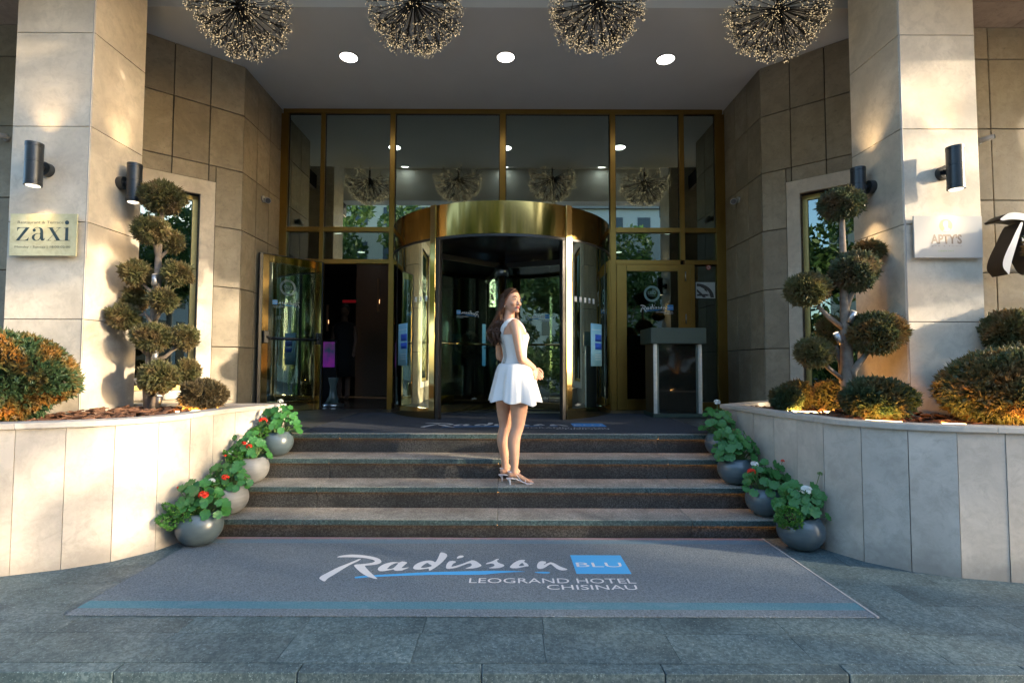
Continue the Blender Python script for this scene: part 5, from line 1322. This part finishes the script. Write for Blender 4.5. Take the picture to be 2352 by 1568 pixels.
# arms
limb([m(448,350,-.135), m(462,385,-.155), m(474,470,-.165), m(490,575,-.158), m(497,598,-.152)], [.046,.049,.042,.037,.035])
limb([m(495,596,-.152), m(530,622,-.115), m(570,648,-.07), m(590,664,-.045)], [.035,.035,.027,.023])
limb([m(372,350,.12), m(352,400,.145), m(340,480,.150), m(338,565,.145), m(340,580,.145)], [.044,.045,.038,.034,.033])
limb([m(340,580,.145), m(375,598,.155), m(450,620,.155), m(560,655,.07), m(580,668,.03)], [.033,.033,.030,.024,.022])
def hand(w0, dirv, palm_n, sgn, curl):
    """w0 wrist; dirv towards the fingers; palm_n palm normal; sgn thumb side"""
    d = Vector(dirv).normalized(); pn = Vector(palm_n); pn = (pn-d*pn.dot(d)).normalized(); sx = d.cross(pn)*sgn
    rr = []
    for q, wv, hv in ((0,.022,.018),(.03,.030,.017),(.06,.036,.015),(.082,.036,.012)):
        c = w0+d*q; rr.append([c+sx*(wv*math.cos(a))+pn*(hv*math.sin(a)) for a in np.linspace(0, 2*math.pi, 14, endpoint=False)])
    body.rings(rr)
    for k, (o, l) in enumerate(((.027,.066),(.009,.075),(-.009,.070),(-.026,.054))):
        p = w0+d*.078+sx*o; P = [p]; dd_ = d.copy()
        for j, s_ in enumerate((.45,.32,.23)):
            dd_ = (dd_*math.cos(curl)+pn*math.sin(curl)).normalized(); p = p+dd_*l*s_; P.append(p)
        body.tube(P, [.0092,.0085,.0078,.006], 8); body.ball(P[-1], .0062, 8, 6)
    p = w0+d*.025+sx*.024; P = [p, p+(d*.6+sx*.7+pn*.35).normalized()*.035, p+(d*.85+sx*.55+pn*.5).normalized()*.062, p+(d*.95+sx*.3+pn*.6).normalized()*.082]
    body.tube(P, [.012,.0105,.009,.007], 8); body.ball(P[-1], .007, 8, 6)
hand(m(590,664,-.045), (.22,.12,-.9), (-.75,.5,-.1), -1, .35)
hand(m(578,668,.03), (.45,-.75,-.45), (.3,.5,-.6), 1, .4)
# neck and head
HC = m(421, 178, -.01); HF_ = Vector((.70, -.71, 0)).normalized(); HS = Vector((HF_.y, -HF_.x, 0))   # face direction, her right
HU = Vector((.04, -.02, 1)).normalized()
body.tube(*sm_path([m(404,330), m(408,295), HC-HU*.045-HF_*.012], [.060,.047,.048], 2), 16)
hd_ = MB(); vs = []; n1, n2 = 26, 20
for j in range(n2+1):
    ph = math.pi*j/n2
    for k in range(n1):
        th = 2*math.pi*k/n1; x, y, z = math.sin(ph)*math.cos(th), math.sin(ph)*math.sin(th), math.cos(ph)   # y forward
        X, Y_, Z_ = x*.074, y*.092, z*.112
        if z < .1:                                   # jaw and chin
            q = min(1, (.1-z)/1.0); X *= 1-.36*q**1.3; Y_ = Y_*(1-.20*q) if y < 0 else Y_*(1-.06*q)
            if y < 0: Y_ += .030*q
            else: Y_ += .004*q
        if y > .3 and -.35 < z < .15: Y_ *= 1-.05*(1-abs(x))        # eye hollow
        vs.append(HC+HS*X+HF_*Y_+HU*Z_)
body.add(vs, [((j+1)*n1+k, (j+1)*n1+(k+1) % n1, j*n1+(k+1) % n1, j*n1+k) for j in range(n2) for k in range(n1)], True)
hp = lambda x, y, z: HC+HS*x+HF_*y+HU*z
body.tube([hp(0,.078,.020), hp(0,.090,-.004), hp(0,.104,-.026)], [.0065,.0085,.0105], 10); body.ball(hp(0,.103,-.028), (.011,.011,.010), 10, 8)
for q in (-1, 1):
    body.ball(hp(q*.0095,.094,-.031), .0075, 8, 6); body.ball(hp(q*.036,.066,-.022), (.022,.020,.020), 10, 8)
    body.tube([hp(q*.012,.080,.030), hp(q*.030,.077,.034), hp(q*.046,.062,.028)], [.007,.008,.006], 8)
    body.ball(hp(q*.0715,.0,-.018), (.010,.016,.026), 10, 8)
body.ball(hp(0,.086,-.056), (.022,.010,.013), 10, 8); body.ball(hp(0,.080,-.083), (.022,.016,.018), 10, 8)
bo = body.build('body', SKIN, person)
rm = bo.modifiers.new('fuse', 'REMESH'); rm.mode = 'VOXEL'; rm.voxel_size = .0048; rm.use_smooth_shade = True
sm_ = bo.modifiers.new('smooth', 'SMOOTH'); sm_.iterations = 3; sm_.factor = .5
# face details
LIP = plain('lips', (.50,.13,.11), .4, sc=60, var=.05); BROW = plain('brow', (.05,.022,.012), .8); EYEW = plain('eye_white', (.55,.52,.48), .25); IRIS = plain('iris', (.06,.035,.02), .2); LASH = plain('lash', (.02,.01,.008), .7)
mb = MB(); mb.tube([hp(-.021,.0855,-.0545), hp(-.008,.0965,-.0500), hp(0,.0975,-.0515), hp(.008,.0965,-.0500), hp(.021,.0855,-.0545)], [.0015,.0042,.0040,.0042,.0015], 8)
mb.tube([hp(-.020,.0855,-.0560), hp(-.009,.0960,-.0605), hp(.009,.0960,-.0605), hp(.020,.0855,-.0560)], [.0015,.0050,.0050,.0015], 8); mb.build('lips', LIP, person)
for q in (-1, 1):
    mb = MB(); mb.ball(hp(q*.031,.0735,.012), (.0135,.0115,.0068), 12, 8, Matrix((HS, HF_, HU)).transposed()); e = mb.build('eye', EYEW, person)
    MB().ball(hp(q*.031,.0832,.0115), (.0050,.0030,.0052), 10, 6, Matrix((HS, HF_, HU)).transposed()).build('iris', IRIS, e)
    MB().tube([hp(q*.017,.0815,.0145), hp(q*.030,.0865,.0190), hp(q*.046,.0745,.0150)], [.0016,.0030,.0016], 6).build('eyelid', LASH, e)
    MB().tube([hp(q*.016,.0875,.0325), hp(q*.032,.0860,.0395), hp(q*.050,.0680,.0330)], [.0028,.0044,.0018], 6).build('eyebrow', BROW, person)
# dress: bodice, straps, skirt
DRESS = plain('white_cotton', (.66,.655,.635), .85, sc=220, var=.03, bmp=.25)
def ringd(y, x, a, b, off=.006): return ring(m(x, y), a+off, b+off, 40, k=.92)
bod = MB()
TT = [(y, x, a, b) for y, x, a, b in T_]
def tor(y):
    for (y0, x0, a0, b0), (y1, x1, a1, b1) in zip(TT[:-1], TT[1:]):
        if y0 <= y <= y1: q = (y-y0)/(y1-y0); return (x0+(x1-x0)*q, a0+(a1-a0)*q, b0+(b1-b0)*q)
rr = []
for y in (398, 420, 440, 465, 500, 540, 580, 615, 640):
    x, a, b = tor(y); bust = .030*math.exp(-((y-435)/38)**2)
    R_ = []
    for i in range(40):
        an = 2*math.pi*i/40; ca, sa = math.cos(an), math.sin(an)
        fb = b+.008+(bust*max(0, sa)**.7 if sa > 0 else 0)
        yy_ = y
        if y == 398: yy_ = y+ (30 if sa < -.5 else (34*abs(ca) if abs(ca) > .7 else 0))
        k_ = lambda v: math.copysign(abs(v)**.92, v)
        R_.append(m(x, yy_)+SDV*((a+.008)*k_(ca))+FD*(fb*k_(sa)))
    rr.append(R_)
bod.rings(rr, caps=False)
# skirt with soft pleats
rr = []; NP = 96
for j in range(15):
    q = j/14; y = 628+q*(898-628); x = 446
    a = .190+(.236-.190)*max(0,(q-.3)/.7); b = .160+(.208-.160)*max(0,(q-.3)/.7)
    if q < .3: a, b = .150+(.190-.150)*(q/.3)**.5, .112+(.160-.112)*(q/.3)**.5
    R_ = []
    for i in range(NP):
        an = 2*math.pi*i/NP
        wv = (.022*math.sin(an*7+.6)+.010*math.sin(an*13+2)+.006*math.sin(an*23))*q**1.2
        dz = (10*math.sin(an*7+.6)+7*math.sin(an*3+1))*q*q+ (18*max(0, math.cos(an))*q*q)
        R_.append(m(x+4*q, y+dz)+SDV*((a+wv)*math.cos(an))+FD*((b+wv)*math.sin(an)))
    rr.append(R_)
bod.rings(rr, caps=False)
drs = bod.build('dress', DRESS, person)
so2 = drs.modifiers.new('thick', 'SOLIDIFY'); so2.thickness = .004; so2.offset = 1
ss = drs.modifiers.new('sub', 'SUBSURF'); ss.levels = 1; ss.render_levels = 1
def ribbon(name, P, wd, mat, parent, up=None, th=.004):
    P, ww = sm_path(P, [wd]*len(P), 2); rr = []
    for i, p in enumerate(P):
        t = (P[min(i+1, len(P)-1)]-P[max(0, i-1)]).normalized(); c = Vector((m(412, 0).x, PY, p.z)); nn = (p-c); nn = (nn-t*nn.dot(t)).normalized(); s_ = t.cross(nn)
        rr.append([p+s_*ww[i]+nn*th, p-s_*ww[i]+nn*th, p-s_*ww[i]-nn*th, p+s_*ww[i]-nn*th])
    mb = MB(); mb.rings(rr, smooth=False); return mb.build(name, mat, parent)
# wide straps over both shoulders
ribbon('strap', [m(372,438,-.02)-FD*.02, m(384,372,-.062)-FD*.035, m(412,326,-.085)-FD*.01, m(432,312,-.088)+FD*.012, m(470,345,-.075)+FD*.035, m(492,400,-.06)+FD*.05], .019, DRESS, person)
ribbon('strap', [m(352,440,.05)-FD*.025, m(365,370,.075)-FD*.03, m(392,322,.085), m(420,320,.09)+FD*.04, m(452,390,.08)+FD*.07], .019, DRESS, person)
# back lacing
lc_ = MB(); bk = lambda y: m(tor(y)[0], y)-FD*(tor(y)[2]+.014)
for i, y in enumerate(range(440, 640, 18)):
    c = bk(y); lc_.tube([c-SDV*.020, c+Vector((0,0,.006))-FD*.004, c+SDV*.020-Vector((0,0,.016))], .0028, 5); lc_.tube([c+SDV*.020, c-FD*.006, c-SDV*.020-Vector((0,0,.016))], .0028, 5)
c = bk(640)
for q, l in ((-1, .10), (1, .15), (-.3, .05)): lc_.tube([c, c-FD*.012+SDV*q*.02+Vector((0,0,-l*.5)), c-FD*.008+SDV*q*.025+Vector((0,0,-l))], .004, 5)
lc_.build('lacing', plain('lace_cord', (.45,.44,.41), .8), person)
# hair: cap plus long wavy locks
def hair_mat():
    mt_, t, b = principled('brown_hair', (.03,.012,.006), .45, 0, .25)
    vec, _ = coords(t, 0, (1, 1, .12)); g = node(t, 'ShaderNodeNewGeometry')
    cl = mix(t, ramp(t, noise(t, vec, 160, 3), .3, .7), (.022,.009,.005), (.075,.031,.014))
    cl = mix(t, g.outputs['Random Per Island'], cl, (.045,.019,.009)); t.links.new(cl, b.inputs['Base Color']); return mt_
HAIR = hair_mat(); hr = MB(); rg = random.Random(4)
vs = []; n1, n2 = 28, 14
for j in range(n2+1):
    ph = math.pi*.62*j/n2
    for k in range(n1):
        th = 2*math.pi*k/n1; x, y, z = math.sin(ph)*math.cos(th), math.sin(ph)*math.sin(th), math.cos(ph)
        if y > .15:                                   # pull the hairline back over the forehead
            lim = .62-.20*abs(x)
            if z < lim: f_ = (lim-z); z = lim+f_*.08; y = y-f_*1.05
        vs.append(hp(x*.083, y*.098-.006, z*.120+.003))
hr.add(vs, [((j+1)*n1+k, (j+1)*n1+(k+1) % n1, j*n1+(k+1) % n1, j*n1+k) for j in range(n2) for k in range(n1)], True)
back = -HF_
for i in range(150):
    a = rg.uniform(-1.75, 1.75); lay = rg.random()
    s0 = math.sin(a)*.080; f0 = -math.cos(a)*.085
    if f0 > .02: f0 = .02
    top = hp(s0*(.55+.4*lay), f0*(.75+.25*lay)-.004, .075-.05*rg.random())
    midp = hp(s0*1.10, f0*1.08-.012, -.045)
    # flow: falls down behind her left shoulder, drifting towards the left of the picture
    L1 = rg.uniform(330, 505); off = rg.uniform(-1, 1)
    bx = 318+off*36-(20 if lay > .6 else 0); bdy = rg.uniform(-.06, .10)
    p2 = m(335+off*34-12*lay, 330, -.035+.12*rg.random()-.02); p3 = m(bx-8, 400, bdy*.8); p4 = m(bx+(rg.uniform(-12, 22)), L1, bdy)
    wave = rg.uniform(0, 6.28); P = [top, midp, p2]
    for q in np.linspace(0, 1, 7)[1:]:
        p = p2.lerp(p3, min(1, q*2)) if q < .5 else p3.lerp(p4, q*2-1)
        amp = .014*q+.004; P.append(p+Vector((math.cos(wave+q*9)*amp, math.sin(wave+q*9)*amp, 0)))
    r0 = rg.uniform(.007, .012); P, rr_ = sm_path(P, [r0*.8, r0*1.1, r0*1.25, r0*1.3, r0*1.3, r0*1.2, r0, r0*.8, r0*.25], 1)
    hr.tube(P, rr_, 6)
for i in range(16):                                      # lock on the far side, showing right of the neck
    P = [hp(-.07,.03,.03), hp(-.082,.015,-.05), m(462+rg.uniform(-8, 8), 270, .07), m(470+rg.uniform(-10, 12), 300, .07+rg.uniform(-.02, .02)), m(474+rg.uniform(-10, 10), rg.uniform(315, 338), .07)]
    P, rr_ = sm_path(P, [.006,.009,.010,.009,.003], 2); hr.tube(P, rr_, 6)
for i in range(22):                                      # temple strands towards the ear on the near side
    q = i/21; P = [hp(.012+.01*q,.062-.05*q,.108-.012*q), hp(.055,.050-.06*q,.080-.01*q), hp(.080,.022-.06*q,.02), hp(.083,-.012-.05*q,-.045), hp(.070,-.05-.03*q,-.10)]
    P, rr_ = sm_path(P, [.005,.007,.008,.008,.006], 2); hr.tube(P, rr_, 6)
hr.build('hair', HAIR, person)
# earring, bracelet
MB().ball(hp(.078,.006,-.045), .006, 8, 6).build('earring', plain('silver', (.7,.7,.7), .2, 1), person)
w0 = m(588,662,-.045); MB().tube([w0+Vector((.026*math.cos(a), .026*math.sin(a)*.9, .006*math.sin(a))) for a in np.linspace(0, 6.28, 20)], .0025, 5, False).build('bracelet', plain('silver_thin', (.7,.7,.68), .2, 1), person)
# sandals
WL_ = plain('white_leather', (.74,.72,.74), .4, sc=20, var=.03)
def sandal(heel, s):
    sd_ = Vector((FT.y, -FT.x, 0)); zg = PZ; o = D.objects.new('sandal', MB().mesh('sandal')); link(o, person); mb = MB()
    def sp(q, sx, dz=0):
        prof = [(-.045,-.036),(.0,-.036),(.05,-.044),(.09,-.066),(.125,-.0865),(.16,-.0905),(.205,-.0885)]
        for (a, za), (b, zb_) in zip(prof[:-1], prof[1:]):
            if q <= b: z = za+(zb_-za)*(q-a)/(b-a); break
        return heel+FT*q+sd_*sx+Vector((0,0,z+dz))
    rr = []
    for q, wv in ((-.040,.012),(-.03,.022),(0,.027),(.04,.024),(.09,.026),(.13,.034),(.165,.036),(.19,.030),(.204,.014)):
        rr.append([sp(q, wv, .003), sp(q, -wv, .003), sp(q, -wv, -.0025), sp(q, wv, -.0025)])
    mb.rings(rr, smooth=False)
    hb = heel-FT*.018
    P = [Vector((hb.x, hb.y, zg+.056)), Vector((hb.x, hb.y, zg+.040))+FT*.006, Vector((hb.x, hb.y, zg+.02))+FT*.010, Vector((hb.x, hb.y, zg+.0005))+FT*.010]
    mb.tube(P, [.020,.0105,.007,.0075], 10)
    o.data = mb.mesh('sandal', WL_)
    st_ = MB()
    zt_ = heel+Vector((0,0,.016))
    st_.tube(sm_path([sp(.085, .026, .004), zt_+FT*.02+sd_*.034, zt_-FT*.030+sd_*.012+Vector((0,0,.006)), zt_-FT*.030-sd_*.012+Vector((0,0,.006)), zt_+FT*.02-sd_*.034, sp(.085, -.026, .004)], [1]*6, 2)[0], .003, 6)
    for q, h in ((.118, .040), (.165, .026), (.178, .022)):
        st_.tube(sm_path([sp(q, .036, .0), sp(q+.004, .028, h*.8), sp(q+.008, 0, h), sp(q+.004, -.028, h*.8), sp(q, -.036, 0)], [1]*5, 2)[0], .0032, 6)
    st_.build('strap', WL_, o)
sandal(HN, 1); sandal(HF, 1)

# ---- someone standing in the dark lobby
dp = at_z(790, 916, L); dp.y = 9.6; dp = Vector((at_y(790, 820, 9.6).x, 9.6, L))
p2 = thing('person', dp, 'dim figure in dark clothes standing inside the open doorway', 'person')
mb = MB(); q = lambda x, z, y=0: dp+Vector((x, y, z))
for s_ in (-1, 1):
    mb.tube([q(.07*s_, .06), q(.08*s_, .45), q(.09*s_, .85)], [.045,.055,.08], 10)
    mb.tube([q(.07*s_, .04), q(.07*s_, .03, -.12)], [.04,.03], 8)
    mb.tube([q(.18*s_, 1.36), q(.22*s_, 1.1), q(.20*s_, .86, -.06)], [.045,.038,.028], 8)
    for k in range(5): mb.tube([q(.20*s_+.012*(k-2), .86, -.06), q(.20*s_+.014*(k-2), .77+.01*abs(k-2), -.08)], [.009,.007], 6)
mb.rings([[q(a*math.cos(t_), z, b*math.sin(t_)) for t_ in np.linspace(0, 6.283, 16, endpoint=False)] for z, a, b in ((.8,.15,.11),(.95,.17,.12),(1.1,.14,.10),(1.3,.18,.12),(1.40,.17,.09),(1.45,.06,.06),(1.54,.055,.06))])
mb.ball(q(.01, 1.64, -.01), (.075,.09,.11), 14, 10); mb.tube([q(.01,1.64,-.09), q(.01,1.61,-.105)], [.008,.012], 8)
o = mb.build('body', plain('skin_darkened', (.16,.09,.06), .7), p2); rm = o.modifiers.new('fuse', 'REMESH'); rm.mode = 'VOXEL'; rm.voxel_size = .012; rm.use_smooth_shade = True  # figure's colours darkened to stand in for the lobby gloom
mb = MB(); mb.rings([[q(a*math.cos(t_), z, b*math.sin(t_)) for t_ in np.linspace(0, 6.283, 18, endpoint=False)] for z, a, b in ((.42,.21,.17),(.7,.2,.155),(.95,.185,.135),(1.1,.16,.12),(1.3,.20,.14),(1.40,.19,.11),(1.44,.08,.08))]); mb.build('dark_dress', plain('dark_cloth', (.008,.008,.009), .95), p2)
mb = MB(); mb.ball(q(.01, 1.68, .015), (.085,.095,.105), 14, 10); mb.build('hair', plain('dark_hair', (.02,.014,.01), .6), p2)

# ================================================================== across the street (seen in the glass), plus unseen trees added against the sun
def crown_mesh(seed, n=14, per=420):
    rg = np.random.RandomState(seed); V = []; Fc = []; k = 0
    for i in range(n):
        c = rg.normal(size=3)*np.array([1.1, 1.1, .95]); r = rg.uniform(.6, 1.1)
        d = rg.normal(size=(per, 3)); d /= np.linalg.norm(d, axis=1)[:, None]
        P = c+d*r*rg.uniform(.5, 1, per)[:, None]**.5
        a = rg.normal(size=(per, 3)); a /= np.linalg.norm(a, axis=1)[:, None]; b = np.cross(a, rg.normal(size=(per, 3))); b /= np.linalg.norm(b, axis=1)[:, None]
        s = rg.uniform(.07, .15, per)[:, None]
        Q = np.stack([P-a*s, P-b*s*.5, P+a*s, P+b*s*.5], 1).reshape(-1, 3); V.append(Q)
        Fc += [(k+4*j, k+4*j+1, k+4*j+2, k+4*j+3) for j in range(per)]; k += 4*per
    me = D.meshes.new('crown'); me.from_pydata([tuple(x) for x in np.concatenate(V)], [], Fc); return me
TREEL = leaf_mat('street_tree_leaves', (.05,.11,.03), (.10,.16,.04), (.07,.12,.03), 1.2, .35, .6)
CR = [crown_mesh(s_) for s_ in (1, 2)]
for c in CR: c.materials.append(TREEL)
TRK = MB().tube([(0,0,0), (.05,0,1.5), (.0,.05,3.2), (.1,0,5)], [.17,.14,.12,.05], 9); 
for dx, dy in ((.9,.2),(-.8,.4),(.1,-.9),(-.3,.9)): TRK.tube([(0,.03,2.6), (dx*.5,dy*.5,3.6), (dx,dy,4.6)], [.08,.06,.03], 7)
TRKM = TRK.mesh('trunk', BARK)
def street_tree(x, y, zc, r, label, group, k, tx=None, ty=None):
    t = thing('street_tree', (x, y, -.16), label, 'tree', group)
    o = D.objects.new('trunk', TRKM); C.objects.link(o); o.parent = t; o.scale = (1, 1, max(.5, (zc+.3)/5)); o.location = ((tx or 0), (ty or 0), 0)
    c = D.objects.new('crown', CR[k % 2]); C.objects.link(c); c.parent = t; c.location = (0, 0, zc+.16); c.scale = (r/2.1, r/2.1, r/2.1); c.rotation_euler.z = k*1.1
NEAR = [(8.0, -.25, 6.3, 2.1, 0, -1.3), (8.6, 2.5, 8.4, 2.4, .3, 1.2)]  # unseen crowns shaped to keep sun off the left pillar and upper walls
SPARSE = crown_mesh(9, 22, 62); SPARSE.materials.append(TREEL)  # sparse crown for unseen trees added to weaken the low sun
for i, (x, y, zc, r) in enumerate(((31.5, -7.2, 9.2, 3.4), (32.5, -4.6, 10.5, 3.4), (30.0, -10.3, 9.8, 3.2))):
    t = thing('street_tree', (x, y, -.3), 'thin-leaved tall tree out of view, added to filter the low sun', 'tree', 'thin sun-filtering trees out of view')
    o = D.objects.new('trunk', TRKM); C.objects.link(o); o.parent = t; o.scale = (1.2, 1.2, (zc+.3)/5)
    c = D.objects.new('crown', SPARSE); C.objects.link(c); c.parent = t; c.location = (0, 0, zc+.3); c.scale = (r/2.1, r/2.1, r/1.9); c.rotation_euler.z = i*2.1
for i, (x, y, zc, r, tx, ty) in enumerate(NEAR):
    street_tree(x, y, zc, r, 'leafy tree out of frame to the right, placed to block the sun', 'sun-blocking trees out of frame', i, tx, ty)
FAR = [(-9,-10,5.6,3.6), (-14.5,-6,6,3.6), (-4.5,-14,6.6,4.2), (13.5,-9.5,6.8,3.6), (-21,-2,5.5,3.6), (-13,-18,7.5,4.6), (9,-23,7,4.4), (18,-25,6.5,4)]
for i, (x, y, zc, r) in enumerate(FAR):
    street_tree(x, y, zc, r, 'leafy tree across the street, mirrored in the door glass', 'trees across the street', i+3)
BUSH = [(-10.5,-7.6,1.5,2.0), (-7.2,-8.8,1.6,2.1), (-13.5,-8.6,1.6,2.2), (-4.2,-10.8,1.5,2.0), (-16.5,-4.5,1.4,2.0)]
for i, (x, y, zc, r) in enumerate(BUSH):
    t = thing('street_bush', (x, y, -.16), 'dense green bush across the street, mirrored in the door glass', 'bush', 'bushes across the street')
    c = D.objects.new('foliage', CR[i % 2]); C.objects.link(c); c.parent = t; c.location = (0, 0, zc); c.scale = (r/2.1, r/2.1, r/2.4); c.rotation_euler.z = i*1.7
def house(x0, x1, y, h, mat, label):
    t = thing('street_building', ((x0+x1)/2, y, -.3), label, 'building')
    MB().box((x0, y-8, -.32), (x1, y, h)).build('wall', mat, t)
    MB().box((x0-.3, y-8.2, h+.002), (x1+.3, y+.3, h+.4)).build('roof', plain('roof_grey_%d' % int(x0+100), (.2,.19,.18), .8), t)
    WG = plain('dark_window_%d' % int(x0+100), (.03,.035,.04), .1)
    fx = x0+1.2
    while fx < x1-1.8:
        z = 1.2
        while z < h-2:
            MB().box((fx, y+.002, z), (fx+1.2, y+.05, z+1.6)).build('window', WG, t); z += 3.1
        fx += 2.6
house(-38, .2, -30, 16, plain('cream_render', (.55,.50,.40), .9), 'pale rendered building across the street with rows of windows')
house(.9, 62, -33, 16, plain('grey_render', (.42,.42,.40), .9), 'grey rendered low building across the street with rows of windows')
